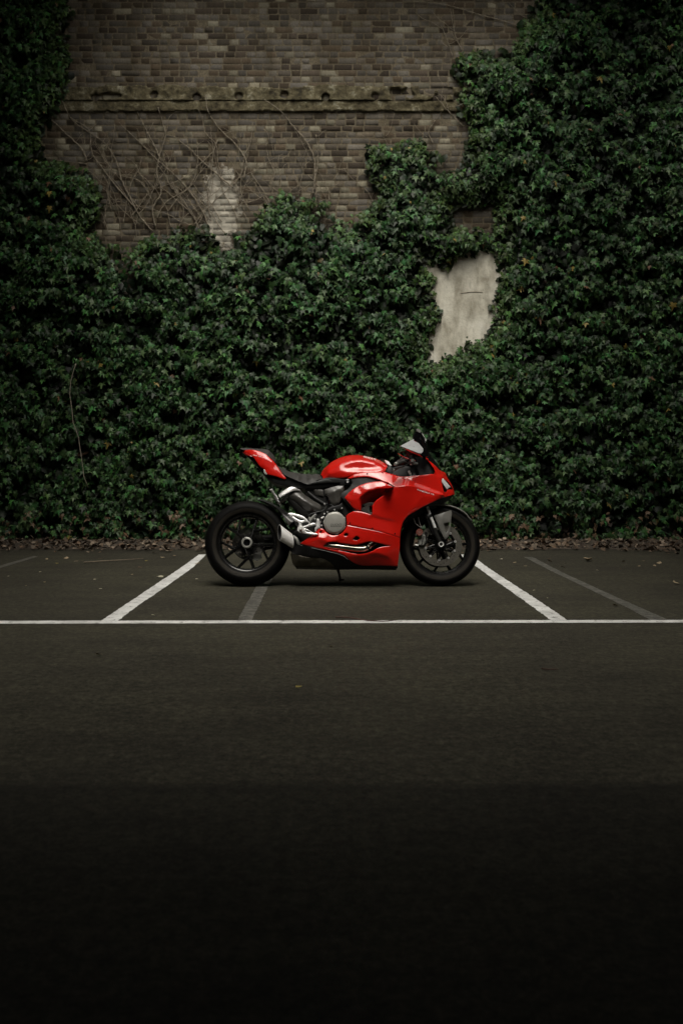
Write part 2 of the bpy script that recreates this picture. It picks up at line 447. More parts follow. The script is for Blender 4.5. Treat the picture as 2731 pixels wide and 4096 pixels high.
def wheel(c, Ro, w, angs, hub_r, hub_v, rr=.212, inner=.196):
    hw = w * .36
    rim = lathe(c, [(rr, hw), (rr + .010, hw), (rr + .012, hw - .006), (rr + .002, hw - .012), (rr - .008, hw * .55), (rr - .016, 0), (rr - .008, -hw * .55), (rr + .01, -hw), (rr - .004, -hw),
                    (inner, -hw * .8), (inner - .004, -hw * .3), (inner - .004, hw * .35), (inner + .002, hw * .8), (inner + .010, hw - .004)], 72, True)
    parts = [rim]
    for a in angs:
        am, ab = R(a), R(a - 36); at = R(a - 24)
        parts.append(bar(c, at, hub_r * .8, am, inner + .004, .0145, .0105, hub_v - .02, hw * .35))
        f = .42; mx = (hub_r * .8) * math.cos(at) * (1 - f) + inner * math.cos(am) * f; mz = (hub_r * .8) * math.sin(at) * (1 - f) + inner * math.sin(am) * f
        parts.append(bar(c, math.atan2(mz, mx), math.hypot(mx, mz), ab, inner + .004, .0105, .009, hub_v * .6 - .005, hw * .3))
    parts.append(lathe(c, [(.0, hub_v - .006), (hub_r * .8, hub_v - .006), (hub_r, hub_v - .016), (hub_r * 1.05, 0), (hub_r, -hub_v), (0, -hub_v)], 32))
    V, Fc = join(*parts); me = mesh('wheel', V, Fc); bm = bmesh.new(); bm.from_mesh(me); bmesh.ops.recalc_face_normals(bm, faces=bm.faces); bm.to_mesh(me); bm.free()
    o = link('wheel', me, M['wheel'], bike); smooth_by_angle(o, 38); tyre(c, Ro, w, rr + .006, o); return o
def disc(c, ro, ri, v, parent, mat, nb=0, hub=.05, holes=True):
    """ring with real drilled holes, cut in the disc plane"""
    n = 90; parts = []
    out = [Vector((ro * math.cos(2 * math.pi * i / n), ro * math.sin(2 * math.pi * i / n))) for i in range(n)]
    inn = [Vector(((ri + .003 * math.cos(20 * math.pi * i / n)) * math.cos(2 * math.pi * i / n), (ri + .003 * math.cos(20 * math.pi * i / n)) * math.sin(2 * math.pi * i / n))) for i in range(n)]
    pts = out + inn; ed = [(i, (i + 1) % n) for i in range(n)] + [(n + i, n + (i + 1) % n) for i in range(n)]; hc = []
    if holes:
        for k in range(36):
            rr = ro - (.012, .022, .032)[k % 3] * (ro - ri) / .045; a = 2 * math.pi * k / 36; hc.append((rr * math.cos(a), rr * math.sin(a)))
            s0 = len(pts); pts += [Vector((hc[-1][0] + .0042 * math.cos(b), hc[-1][1] + .0042 * math.sin(b))) for b in np.arange(7) * 2 * math.pi / 7]; ed += [(s0 + i, s0 + (i + 1) % 7) for i in range(7)]
    r = delaunay_2d_cdt(pts, ed, [], 0, 1e-6); Vp = [Vector(v) for v in r[0]]; Fc = []
    for t in r[2]:
        m = sum((Vp[i] for i in t), Vector((0, 0))) / 3
        if m.length > ro or m.length < ri - .003: continue
        if any((m.x - h[0]) ** 2 + (m.y - h[1]) ** 2 < .0038 ** 2 for h in hc): continue
        Fc.append(tuple(t))
    V3 = [Vector((c[0] + p.x, -v - .0025, c[1] + p.y)) for p in Vp]; N = len(V3); V3 += [Vector((p.x, p.y + .005, p.z)) for p in V3]
    fe = {(a, b) for f in Fc for a, b in zip(f, f[1:] + f[:1])}
    F3 = Fc + [tuple(N + i for i in reversed(f)) for f in Fc] + [(b, a, a + N, b + N) for a, b in fe if (b, a) not in fe]
    me = mesh('brake_disc', V3, F3); bm = bmesh.new(); bm.from_mesh(me); bmesh.ops.recalc_face_normals(bm, faces=bm.faces); bm.to_mesh(me); bm.free()
    o = link('brake_disc', me, mat, parent, False)
    return o
def carrier(c, ri, v, parent, nb=10, mat=None):
    parts = [lathe(c, [(0, v + .004), (.045, v + .004), (.048, v - .004), (0, v - .004)], 24)]
    for k in range(nb):
        a = 2 * math.pi * (k + .35) / nb
        parts.append(bar(c, a - .25, .042, a, ri, .006, .005, v, v, .004, .004)); parts.append(bar(c, a + .3, .042, a, ri, .005, .005, v, v, .004, .004))
    bb = []
    for k in range(nb):
        a = 2 * math.pi * (k + .35) / nb; cc = (c[0] + ri * math.cos(a), c[1] + ri * math.sin(a))
        bb.append(lathe(cc, [(.0035, v + .002), (.0035, v + .007), (.008, v + .007), (.009, v + .003)], 10))
    make2('disc_carrier', [(join(*parts), M['wheel']), (join(*[flip(b) for b in bb]), M['silver'])], parent)
front = wheel(FWc, .302, .118, [220 + 72 * k for k in range(5)], .036, .045, .214, .199)
rear = wheel(RWc, .320, .176, [69, 141, 213, 285, 357], .046, .06, .212, .196)
for s in (1, -1):
    dd = disc(FWc, .160, .116, s * .068, front, M['disc']); carrier(FWc, .113, s * .068, front)
    if s < 0: dd.data.materials[0] = M['engine']
disc(RWc, .1225, .072, -.055, rear, M['shield'])
make('hub_plate', join(lathe(RWc, [(.03, -.05), (.074, -.05), (.074, -.06), (.03, -.06)], 20, True)), M['engine'], rear)
nut = lathe(RWc, [(.026, .052), (.026, .074), (.031, .075), (.034, .073), (.036, .075), (.040, .073), (.042, .066), (.042, .05)], 36)
make('axle_nut', flip(nut), M['caliper'], rear)
make('axle_bore', flip(lathe(RWc, [(0, .058), (.0262, .058), (.0262, .072)], 24)), M['gloss_black'], rear)

# --- fork, brakes, mudguard
def Lp(x, z, v): return Vector((x, -v, z))
axle_n = P(*E([(857, 1673)])[0], .125)
for s in (1, -1):
    top = P(*E([(590, 1010)])[0], .108); mid = P(*E([(682, 1265)])[0], .108); low = P(*E([(752, 1455)])[0], .108); foot = P(*E([(848, 1655)])[0], .108)
    m = lambda p: Vector((p.x, p.y * s, p.z))
    dr = (low - top).normalized(); off = Vector((-.010, .004, 0)); of2 = Vector((.0085, -.013, .004))
    fk = make('fork_leg', join(tube_data([m(top + off), m(low + off), m(low + dr * .05 + off)], [.021, .021, .017], 18)), M['gloss_black'])
    make('stanchion_glint', tube_data([m(top + of2), m(mid + of2)], .0105, 12), M['chrome'], fk)  # slim bright tube standing for the reflection along the stanchion
    make('clamp', join(tube_data([m(mid + off * .5 - dr * .006), m(mid + off * .5), m(mid + off * .5 + dr * .02), m(mid + off * .5 + dr * .026)], [.022, .027, .027, .022], 20)), M['dark_panel'], fk)
    make('leg_glint', tube_data([m(mid + of2 + dr * .024), m(low + of2)], [.0105, .0105], 12), M['chrome'], fk)  # bright strip modelled in place of a highlight on the lower leg
    make('fork_foot', join(tube_data([m(low + dr * -.002 + of2 * .5), m(low + dr * .05 + of2 * .4), m(foot), m(foot + dr * .03)], [.0165, .0155, .0150, .012], 12),
         flip(lathe((FWc[0], FWc[1]), [(.010, s * .088), (.026, s * .088), (.026, s * .118), (.012, s * .118)], 20))), M['engine'], fk)
    make('axle_end', flip(lathe(FWc, [(.013, s * .116), (.013, s * .126), (.0185, s * .127), (.0195, s * .124), (.0195, s * .113)], 28)), M['steel'], fk)
for s in (1, -1):
    cp = [P(*p, .088) for p in E([(575, 1545), (620, 1530), (642, 1560), (640, 1620), (610, 1690), (575, 1700), (540, 1680), (548, 1640)])]
    poly = [(p.x, p.z) for p in cp]
    ca = make('brake_caliper', join(prism(poly, s * .088, s * .046), prism([(x * .9 + .1 * cp[0].x - .004, z * .9 + .1 * cp[3].z) for x, z in poly], s * .093, s * .086)), M['caliper'])
    if s > 0:
        BVH['caliper'] = BVHTree.FromPolygons([Vector((-9, -.093, -9)), Vector((9, -.093, -9)), Vector((9, -.093, 9)), Vector((-9, -.093, 9))], [(0, 1, 2, 3)])
        text('lettering', 'brembo', E([(590, 1690)])[0], E([(622, 1560)])[0], 10, 'caliper', M['gloss_black'], ca, bold=.01)
tube('caliper_bracket', [(*E([(480, 1690)])[0], .07), (*E([(560, 1695)])[0], .075), (*E([(650, 1660)])[0], .08), (*E([(640, 1500)])[0], .085)], .009, M['engine'], mirror=True)
tube('banjo_bolt', [(*E([(495, 1685)])[0], .075), (*E([(540, 1692)])[0], .08)], .007, M['steel'])
for pts in ([(470, 1310), (495, 1380), (540, 1420), (572, 1437)], [(537, 1297), (550, 1360), (575, 1430)]):
    tube('brake_hose', [(*E([p])[0], .09) for p in pts], .0028, M['steel'])
rc = P(*E([(553, 1507)])[0], .12)
rf = make('reflector', flip(lathe((rc.x, rc.z), [(0, .124), (.023, .124), (.0255, .121), (.0255, .110)], 24)), M['reflector'])
make('reflector_rib', join(*[tube_data([Vector((rc.x + .022 * math.cos(a), -.125, rc.z + .022 * math.sin(a))), Vector((rc.x - .022 * math.cos(a), -.125, rc.z - .022 * math.sin(a)))], .0011, 4) for a in (.5, 1.55, 2.6)]), M['caliper'], rf)
# mudguard: arch over the tyre plus a pointed side plate each side
arch = []; Fa = []
angs = np.linspace(R(128), R(36), 22); lat = np.linspace(-1, 1, 13)
for i, a in enumerate(angs):
    u = i / 21; hwid = .070 * min(1, .35 + 3.2 * (1 - u)) * min(1, .6 + 1.2 * u)
    for t in lat:
        r = .318 - .016 * abs(t) ** 2.2 - (.004 if u > .9 else 0); arch.append(Vector((FWc[0] + r * math.cos(a), -hwid * t, FWc[1] + r * math.sin(a))))
for i in range(21):
    for j in range(12): a = i * 13 + j; Fa.append((a, a + 1, a + 14, a + 13))
mg = make('mudguard', (arch, Fa), M['grey']); md = mg.modifiers.new('thick', 'SOLIDIFY'); md.thickness = .004
panel('mudguard_side', E([(752, 1272, .088), (880, 1232, .086), (960, 1205, .070), (1000, 1195, .058), (1006, 1215, .06), (1000, 1300, .078), (988, 1410, .090), (962, 1555, .094), (940, 1590, .096), (910, 1608, .096), (872, 1540, .098), (800, 1380, .096)]),
      M['grey'], holes=[E([(890, 1387), (982, 1365), (968, 1440), (945, 1490), (925, 1513)])], ctrl=E([(880, 1300, .098), (850, 1380, .101)]), mode='copy', parent=mg, rim=.006, step=4, smooth=3)

# --- bodywork
side = D([(505, 522, .165), (600, 465, .168), (700, 440, .17), (820, 428, .172), (950, 420, .172), (1080, 422, .17), (1150, 440, .168), (1230, 465, .168), (1320, 488, .168)]) + \
    E([(345, 722, .172), (480, 712, .180), (620, 701, .170), (745, 690, .155), (850, 750, .140), (868, 850, .141), (888, 958, .141), (930, 1005, .122), (800, 1052, .17), (700, 1102, .19), (600, 1152, .195), (500, 1210, .20), (430, 1250, .20), (370, 1298, .20), (330, 1350, .198), (302, 1420, .195), (287, 1500, .193), (279, 1580, .19)]) + \
    D([(1200, 1409, .21), (900, 1331, .218), (700, 1291, .215), (498, 1250, .205), (494, 1190, .203), (483, 1112, .20), (530, 1075, .205), (620, 1037, .21), (720, 1047, .215), (895, 1098, .224), (896, 1000, .226), (905, 940, .228), (930, 900, .23), (1080, 780, .238), (1252, 655, .242), (1180, 608, .226), (1050, 562, .207), (950, 526, .197), (830, 498, .186), (700, 502, .18), (600, 515, .175), (535, 527, .17)])
sf = panel('side_fairing', side, M['red'], mode='copy', step=3.0, smooth=4, rim=.014, pin=(0, 1),
      creases=[E([(222, 868, .244), (330, 858, .246), (480, 866, .230), (600, 905, .213), (760, 957, .186), (880, 988, .160)]),
               E([(345, 745, .178), (420, 772, .187), (500, 808, .188), (650, 862, .174), (800, 920, .152), (880, 952, .142)]),
               D([(910, 1100, .224), (1000, 1134, .222), (1150, 1163, .217), (1270, 1190, .206)]),
               D([(905, 1114, .216), (1000, 1148, .214), (1150, 1180, .210), (1270, 1215, .203)])],
      ctrl=D([(1100, 500, .19), (1150, 540, .203), (900, 460, .181), (1000, 470, .186), (1200, 520, .192), (1300, 540, .185), (1250, 600, .215), (1100, 900, .234), (1250, 850, .238), (1000, 1030, .225), (1200, 1050, .222), (1150, 960, .230), (650, 1120, .214), (800, 1180, .218), (1000, 1250, .216), (1200, 1300, .208)]) +
           E([(400, 950, .232), (450, 1030, .222), (600, 1000, .212), (700, 1020, .200), (800, 1000, .181), (500, 1130, .214), (400, 1200, .210)]))
text('lettering', 'PANIGALE V2', E([(512, 912)])[0], E([(750, 985)])[0], 6.6, 'side_fairing', M['white'], sf, bold=.02, shear=.25)
belly = D([(498, 1253, .203), (700, 1294, .213), (900, 1334, .216), (1200, 1412, .208), (1331, 1453, .188), (1322, 1650, .175), (1306, 1800, .155), (1292, 1903, .14), (1000, 1889, .135), (640, 1868, .135), (530, 1796, .165), (460, 1735, .178), (370, 1695, .182), (200, 1650, .185), (0, 1607, .18), (-236, 1548, .165), (-120, 1462, .175), (-6, 1382, .18), (60, 1318, .184), (90, 1305, .185), (130, 1318, .186), (165, 1355, .187), (220, 1398, .19), (300, 1418, .195), (380, 1405, .197), (440, 1360, .20), (480, 1300, .203)])
pipe_hole = D([(130, 1600), (145, 1565), (195, 1532), (245, 1518), (440, 1545), (670, 1562), (760, 1535), (850, 1515), (960, 1530), (1175, 1585), (1040, 1600), (960, 1625), (900, 1662), (830, 1690), (700, 1712), (560, 1695), (400, 1660), (180, 1620)])
bf = panel('belly_fairing', belly, M['red'], mode='copy', step=3.5, smooth=5, rim=.014,
      holes=[pipe_hole, D([(450, 1408), (488, 1375), (522, 1398), (505, 1428), (462, 1430)]), D([(585, 1485), (620, 1447), (645, 1425), (685, 1440), (700, 1468), (650, 1500)]), D([(90 + 22 * math.cos(a), 1362 + 20 * math.sin(a)) for a in np.arange(8) * math.pi / 4])],
      creases=[D([(60, 1448, .205), (120, 1482, .210), (190, 1512, .206), (300, 1500, .206)]), D([(870, 1705, .200), (1000, 1702, .203), (1120, 1748, .186)]), D([(860, 1740, .182), (1000, 1760, .178), (1120, 1770, .172)]), D([(515, 1372, .212), (640, 1402, .210), (700, 1440, .212)])],
      ctrl=D([(800, 1450, .213), (1000, 1500, .21), (1200, 1600, .192), (1000, 1830, .16), (800, 1800, .17), (1200, 1800, .165), (330, 1465, .198), (560, 1430, .212), (-100, 1520, .182), (0, 1480, .196), (100, 1560, .19), (60, 1400, .190), (600, 1740, .184), (1150, 1680, .190)]))
for nm, par, L, key in (('screw', sf, D([(545, 1227), (900, 1308), (1250, 1390), (818, 453), (1055, 437)]), 'side_fairing'),):
    for x, y in L:
        q = stick(x, y, key, .001)
        if q: make(nm, flip(lathe((q.x, q.z), [(0, -q.y + .001), (.0055, -q.y + .001), (.0065, -q.y - .004)], 12)), M['gloss_black'], par)
panel('pipe_recess', D([(90, 1500, .12), (860, 1480, .13), (1185, 1560, .14), (1185, 1610, .15), (900, 1720, .12), (600, 1740, .12), (90, 1640, .11)]), M['black'], mode='copy', rim=.01, smooth=2, step=8)
tube('exhaust_pipe', [(*q, v) for q, v in zip(D([(120, 1575), (330, 1592), (520, 1615), (660, 1632), (760, 1632), (830, 1610), (900, 1560), (960, 1520)]), (.155, .158, .16, .16, .16, .157, .145, .12))], [.0255] * 6 + [.023, .021], M['pipe'], n=18)
tube('pipe_clamp', [(*q, .159) for q in D([(812, 1618), (838, 1600)])], .0275, M['engine'], n=18)
# intake duct panel, scoop and black surround
dp = panel('duct_panel', D([(462, 825, .20), (500, 780, .20), (600, 690, .20), (720, 625, .197), (850, 588, .197), (1000, 571, .202), (1060, 576, .206), (1130, 610, .212), (1237, 662, .226), (1100, 684, .205), (950, 718, .190), (850, 748, .187), (780, 785, .185), (738, 840, .183), (728, 920, .185), (718, 1030, .20), (650, 1012, .205), (600, 985, .205), (540, 920, .203)]),
      M['red'], creases=[D([(685, 858, .220), (740, 790, .222), (830, 735, .222), (950, 692, .224), (1100, 664, .226)]), D([(685, 858, .220), (700, 930, .215), (714, 1020, .203)]), D([(550, 860, .214), (685, 858, .220)])],
      ctrl=D([(600, 740, .212), (760, 660, .212), (950, 620, .212), (600, 930, .211), (1080, 620, .214)]), mode='copy', smooth=2, step=4, rim=.02)
BVH['badge'] = BVH['duct_panel']
text('lettering', '58', D([(740, 668)])[0], D([(818, 655)])[0], 9, 'badge', M['tail_lens'], dp, bold=.03)
panel('scoop', D([(1245, 662, .20), (950, 712, .183), (780, 785, .178), (722, 850, .172), (718, 925, .15), (905, 915, .09), (940, 900, .09), (1090, 780, .09), (1262, 655, .14)]), M['red'], mode='copy', smooth=3, rim=.004)
panel('radiator_duct', D([(715, 1045, .13), (722, 955, .13), (760, 925, .135), (820, 905, .14), (920, 895, .14), (915, 1090, .13)]), M['grey'], mode='copy', smooth=2, rim=.03, holes=[D([(848, 960), (900, 945), (898, 1060), (855, 1050)]), D([(735, 950), (780, 968), (735, 985)])])
panel('frame_cover', D([(535, 530, .165), (700, 498, .168), (830, 490, .17), (950, 520, .175), (1060, 560, .18), (1140, 600, .19), (1050, 590, .182), (850, 640, .178), (600, 760, .178), (545, 840, .178), (690, 1000, .178), (722, 1045, .18), (600, 1015, .176), (550, 975, .172), (400, 805, .165), (412, 770, .165), (520, 680, .165), (582, 600, .165), (560, 550, .165)]), M['dark_panel'], mode='copy', smooth=2, rim=.03)
pv = P(*D([(508, 583)])[0], .17)
pb = make('pivot_boss', flip(lathe((pv.x, pv.z), [(0, .176), (.012, .176), (.014, .182), (.021, .18), (.024, .165), (.024, .12)], 28)), M['gloss_black'])
make('pivot_bolt', flip(lathe((pv.x, pv.z), [(.003, .184), (.0075, .184), (.009, .178)], 12)), M['steel'], pb)
# tank
ft = panel('fuel_tank', A([(672, 279, .09), (735, 277, .125), (790, 272, .145), (830, 257, .155), (880, 249, .16), (960, 246, .158), (990, 244, .15), (1000, 225, .12), (1004, 212, .07), (1001, 204, .0), (960, 181, 0), (900, 163, 0), (840, 156, 0), (800, 159, 0), (750, 173, 0), (700, 203, 0), (668, 236, 0), (656, 258, 0)]),
      M['red'], creases=[A([(690, 240, .112), (750, 205, .122), (806, 187, .130), (850, 180, .134), (910, 186, .133), (960, 202, .132), (984, 216, .130)]), A([(690, 258, .12), (770, 243, .147), (830, 242, .156), (900, 242, .158), (978, 239, .154)]), A([(785, 233, .137), (830, 230, .137), (900, 230, .137), (968, 228, .137)])],
      ctrl=A([(812, 205, .133), (830, 225, .134), (860, 200, .134), (900, 200, .134), (900, 226, .134), (950, 208, .133), (960, 224, .134), (860, 226, .134), (790, 215, .135), (800, 165, .055), (840, 163, .06), (900, 170, .07), (750, 182, .055), (955, 190, .065), (700, 215, .06), (990, 212, .09)]), mode='weld', smooth=5, step=4)
text('lettering', 'DUCATI', D([(752, 190)])[0], D([(948, 240)])[0], 8.6, 'fuel_tank', M['white'], ft, off=.0045, bold=.035, shear=.15)
# nose, screen, lamps
panel('nose_fairing', E([(660, 483, .125), (715, 555, .142), (755, 615, .150), (771, 660, .154), (750, 690, .155), (850, 750, .141), (868, 850, .142), (888, 958, .142), (930, 1005, .123), (1000, 985, .07), (1040, 978, .016), (1047, 966, 0), (1030, 900, 0), (1000, 830, 0), (950, 745, 0), (890, 655, 0), (850, 640, .05), (760, 555, .09)]),
      M['red'], holes=[E([(858, 770), (887, 748), (990, 868), (1012, 890), (938, 914), (925, 946), (897, 944), (876, 860)])], ctrl=E([(950, 790, .055), (900, 700, .080), (830, 660, .105), (1020, 930, .05), (800, 690, .138), (720, 530, .118), (980, 950, .08)]),
      creases=[E([(745, 580, .135), (830, 690, .132), (868, 735, .128)])], mode='weld', smooth=4, step=4, rim=.02)
panel('headlight_recess', E([(845, 760, .105), (890, 735, .09), (1000, 860, .045), (1020, 895, .035), (940, 925, .07), (930, 955, .085), (890, 955, .10)]), M['gloss_black'], mode='weld' if False else 'copy', smooth=1, rim=.01, step=6)
panel('headlight', E([(852, 768, .134), (884, 747, .120), (935, 808, .095), (985, 868, .066), (972, 880, .072), (962, 884, .078), (950, 900, .085), (935, 898, .096), (900, 850, .113), (868, 800, .127)]), M['lens'], mode='copy', smooth=2, step=4, rim=.03)
panel('nose_underside', E([(1046, 978, .012), (935, 1008, .105), (800, 1055, .155), (640, 1120, .17), (600, 1160, .17), (640, 1140, .16), (850, 1110, .11), (940, 1062, .06)]), M['black'], mode='solid', smooth=1, rim=.01)
panel('windscreen', Fq([(212, 430, .155), (420, 420, .08), (560, 440, 0), (690, 470, 0), (785, 530, 0), (870, 660, 0), (980, 800, 0), (1065, 920, 0), (1085, 945, .0), (1040, 925, .05), (900, 810, .09), (775, 715, .122), (620, 632, .14), (430, 555, .152)]), M['glass'], mode='weld', smooth=5, step=4, rim=.002, ctrl=Fq([(700, 560, .1), (850, 700, .07), (600, 520, .1), (960, 820, .05)]))
tube('screen_trim', [(*q, v) for q, v in zip(Fq([(208, 436), (320, 500), (430, 558), (530, 600), (620, 636), (700, 680), (790, 722)]), (.158, .157, .155, .15, .143, .134, .124))], [.002, .0035, .0042, .0045, .005, .0055, .006], M['red'], mirror=True)
# mirrors
for s in (1, -1):
    fl = (lambda d: d) if s > 0 else (lambda d: ([Vector((v.x, -v.y, v.z)) for v in d[0]], [tuple(reversed(f)) for f in d[1]]))
    def pl(L, th, grow=0.):
        pts = [P(*p) for p in L]; n = len(pts); nrm = (pts[1] - pts[0]).cross(pts[n // 2] - pts[0]).normalized()
        if nrm.y > 0: nrm = -nrm
        V = pts + [p - nrm * th for p in pts]; Fc = [tuple(range(n)), tuple(range(2 * n - 1, n - 1, -1))] + [(i, i + n, (i + 1) % n + n, (i + 1) % n) for i in range(n)]
        me = bpy.data.meshes.new('t'); me.from_pydata([tuple(v) for v in V], [], Fc); bm = bmesh.new(); bm.from_mesh(me); bmesh.ops.recalc_face_normals(bm, faces=bm.faces)
        bm.to_mesh(me); bm.free(); d = ([v.co.copy() for v in me.vertices], [tuple(f.vertices) for f in me.polygons]); bpy.data.meshes.remove(me); return d
    st = tube_data([P(*Fq([(715, 690)])[0], .135), P(*Fq([(722, 610)])[0], .19), P(*Fq([(728, 520)])[0], .24), P(*Fq([(715, 420)])[0], .265), P(*Fq([(690, 300)])[0], .275), P(*Fq([(640, 180)])[0], .28)], [.0125, .0125, .013, .0125, .0125, .009], 12)
    hs_ = pl(Fq([(494, 310, .268), (500, 200, .268), (540, 140, .268), (640, 150, .268), (745, 285, .262), (772, 420, .25), (788, 560, .235), (790, 660, .2), (720, 660, .22), (640, 600, .262), (680, 560, .262), (690, 490, .270), (595, 380, .268)]), .03)
    mr = make('mirror', fl(join(st, hs_)), M['gloss_black'])
    make('mirror_face', fl(pl(Fq([(212, 436, .345), (492, 290, .276), (498, 334, .284), (595, 375, .292), (692, 495, .318), (690, 545, .328), (650, 590, .340), (595, 586, .345)]), .008)), M['mirror'], mr)
    lens = pl(Fq([(632, 175, .272), (680, 185, .272), (745, 320, .268), (738, 380, .268), (615, 285, .272)]), .006)
    dots = []
    for k in range(7):
        for j in range(3):
            t = k / 6; x = 640 + 88 * t + j * 12; y = 205 + 135 * t - j * 16 + (20 if j == 0 else 0); c = P(*Fq([(x, y)])[0], .276)
            dots.append(tube_data([c, c + Vector((0, -.002, 0))], .0028, 6))
    make2('indicator', [(fl(lens), M['engine']), (fl(join(*dots)), M['white'])], mr)
    make('mirror_cap', fl(pl(Fq([(545, 90, .275), (580, 68, .270), (650, 115, .268), (635, 160, .272), (560, 130, .276)]), .012)), M['grey'], mr)
# cockpit
panel('cockpit_lining', E([(90, 560, -.10), (200, 560, -.10), (420, 520, -.10), (600, 500, -.09), (690, 530, -.09), (775, 665, -.09), (750, 700, -.09), (340, 735, -.10), (90, 690, -.10)]), M['black'], mode='right', smooth=0, rim=.004, step=8, curl=0)
panel('dashboard', E([(560, 440, .08), (655, 492, .1), (720, 580, .11), (764, 660, .115), (745, 692, .115), (560, 720, .11), (520, 640, .08), (500, 540, .07)]), M['black'], mode='solid', smooth=1, step=8)
panel('steering_head', E([(170, 600, .05), (330, 570, .07), (430, 590, .08), (470, 740, .09), (300, 740, .08), (170, 700, .07)]), M['black'], mode='solid', smooth=1, step=8)
panel('ignition_cover', E([(62, 505, .0), (100, 550, .05), (170, 590, .06), (182, 690, .07), (80, 665, .07), (98, 600, .06)]), M['black'], mode='solid', smooth=1, step=6)
panel('cover_glint', E([(62, 490, .02), (100, 500, .05), (165, 572, .06), (120, 560, .065), (95, 545, .06)]), M['lens'], mode='solid', smooth=0, step=6)  # pale sheet standing in for sky reflected on the black cover
for s in (1, -1):
    m = lambda p: Vector((p.x, p.y * s, p.z))
    e0 = P(*E([(220, 548)])[0], .335); e1 = P(*E([(395, 495)])[0], .13); dv = (e1 - e0).normalized()
    hb = make('handlebar', tube_data([m(e0), m(e1)], .0115, 12), M['gloss_black'])
    make('grip', tube_data([m(e0 + dv * .012), m(e0 + dv * .02), m(e0 + dv * .13), m(e0 + dv * .135)], [.0155, .0175, .0165, .020], 16), M['seat'], hb)
    make('bar_end', join(tube_data([m(e0 - dv * .01), m(e0 - dv * .006), m(e0 + dv * .012)], [.010, .0140, .0150], 18)), M['caliper'], hb)
    l0 = P(*E([(450, 520)])[0], .17); l1 = P(*E([(330, 580)])[0], .28); l2 = P(*E([(205, 615)])[0], .33)
    make('brake_lever', tube_data([m(l0), m(l1), m(l2)], [.0055, .0045, .0055], 8), M['engine'], hb)
    c0 = P(*E([(455, 530)])[0], .16); c1 = P(*E([(462, 480)])[0], .16)
    make('master_cylinder', join(tube_data([m(c0), m(c1)], [.014, .014], 10), tube_data([m(P(*E([(430, 545)])[0], .165)), m(P(*E([(520, 545)])[0], .14))], .011, 8)), M['caliper'], hb)
    make('reservoir', tube_data([m(P(*E([(435, 480)])[0], .15)), m(P(*E([(430, 430)])[0], .15))], .016, 12), M['black'], hb)
tube('fork_top', [(*E([(400, 640)])[0], .11), (*E([(435, 725)])[0], .11)], .009, M['chrome'])
tube('lever_pivot', [(*E([(185, 640)])[0], .3), (*E([(245, 605)])[0], .25)], .008, M['caliper'])
# tail and seats
tl = panel('tail_fairing', K([(195, 118, .02), (230, 108, .03), (560, 150, .07), (640, 190, .08), (720, 260, .085), (810, 345, .09), (880, 440, .096), (980, 580, .104), (1066, 697, .112), (1040, 712, .112), (960, 690, .11), (800, 640, .107), (690, 612, .104), (640, 590, .1), (600, 500, .095), (545, 468, .09), (440, 330, .08), (355, 230, .065), (270, 180, .045), (200, 140, .025)]),
      M['red'], creases=[K([(355, 215, .071), (550, 258, .088), (700, 300, .097), (790, 345, .099)])], ctrl=K([(600, 420, .1), (750, 520, .108), (850, 560, .108), (900, 640, .111)]), mode='copy', smooth=2, step=4, rim=.01)
text('lettering', '955 V2', K([(362, 212)])[0], K([(546, 250)])[0], 4.5, 'tail_fairing', M['white'], tl, bold=.02, shear=.25)
panel('tail_light', K([(148, 138, 0), (200, 148, .03), (265, 180, .05), (360, 240, .065), (300, 225, .06), (200, 190, .03)]), M['tail_lens'], mode='solid', smooth=0, step=5)
panel('pillion_seat', K([(90, 70, 0), (150, 62, 0), (420, 72, 0), (600, 85, 0), (690, 100, 0), (740, 140, 0), (810, 220, 0), (850, 290, 0), (856, 360, 0), (835, 360, .085), (760, 285, .085), (640, 190, .080), (560, 150, .07), (230, 106, .03), (150, 90, .015)]), M['seat'], mode='weld', smooth=3, step=4, ctrl=K([(500, 105, .05), (700, 160, .06), (790, 270, .06)]))
panel('rider_seat', B([(975, 325, 0), (1010, 345, 0), (1100, 395, 0), (1250, 432, 0), (1400, 443, 0), (1490, 443, 0), (1550, 480, 0), (1565, 495, .08), (1480, 510, .12), (1400, 560, .13), (1350, 562, .13), (1250, 525, .13), (1080, 448, .115), (1000, 375, .09), (975, 340, .06)]), M['seat'], mode='weld', smooth=4, step=4, ctrl=B([(1250, 452, .09), (1400, 465, .10), (1490, 460, .08), (1100, 412, .07)]))
panel('subframe', A([(256, 150, .02), (330, 152, .04), (400, 205, .07), (440, 235, .09), (570, 300, .118), (600, 304, .12), (680, 277, .12), (780, 280, .13), (826, 281, .135), (830, 300, .135), (815, 318, .135), (760, 318, .125), (690, 322, .118), (640, 332, .11), (560, 330, .105), (500, 322, .1), (450, 313, .09), (405, 298, .08), (372, 272, .07), (325, 214, .05), (290, 178, .035)]), M['black'], mode='solid', smooth=2, step=6)
panel('seat_side_strip', G([(915, 190, .128), (1040, 140, .132), (1220, 95, .138), (1300, 85, .142), (1440, 140, .145), (1560, 130, .15), (1568, 150, .15), (1400, 155, .142), (1150, 170, .135)]), M['dark_panel'], mode='copy', smooth=1, rim=.02)
tube('seat_piping', [(*q, v) for q, v in zip(B([(1085, 452), (1200, 505), (1300, 545), (1355, 568)]), (.118, .127, .132, .133))], .0018, M['dark_panel'], mirror=True)
panel('registration_bracket', K([(590, 505, .098), (640, 520, .1), (640, 560, .101), (668, 600, .104), (668, 620, .104), (640, 615, .103), (605, 580, .1)]), M['cover'], smooth=0, rim=.004)
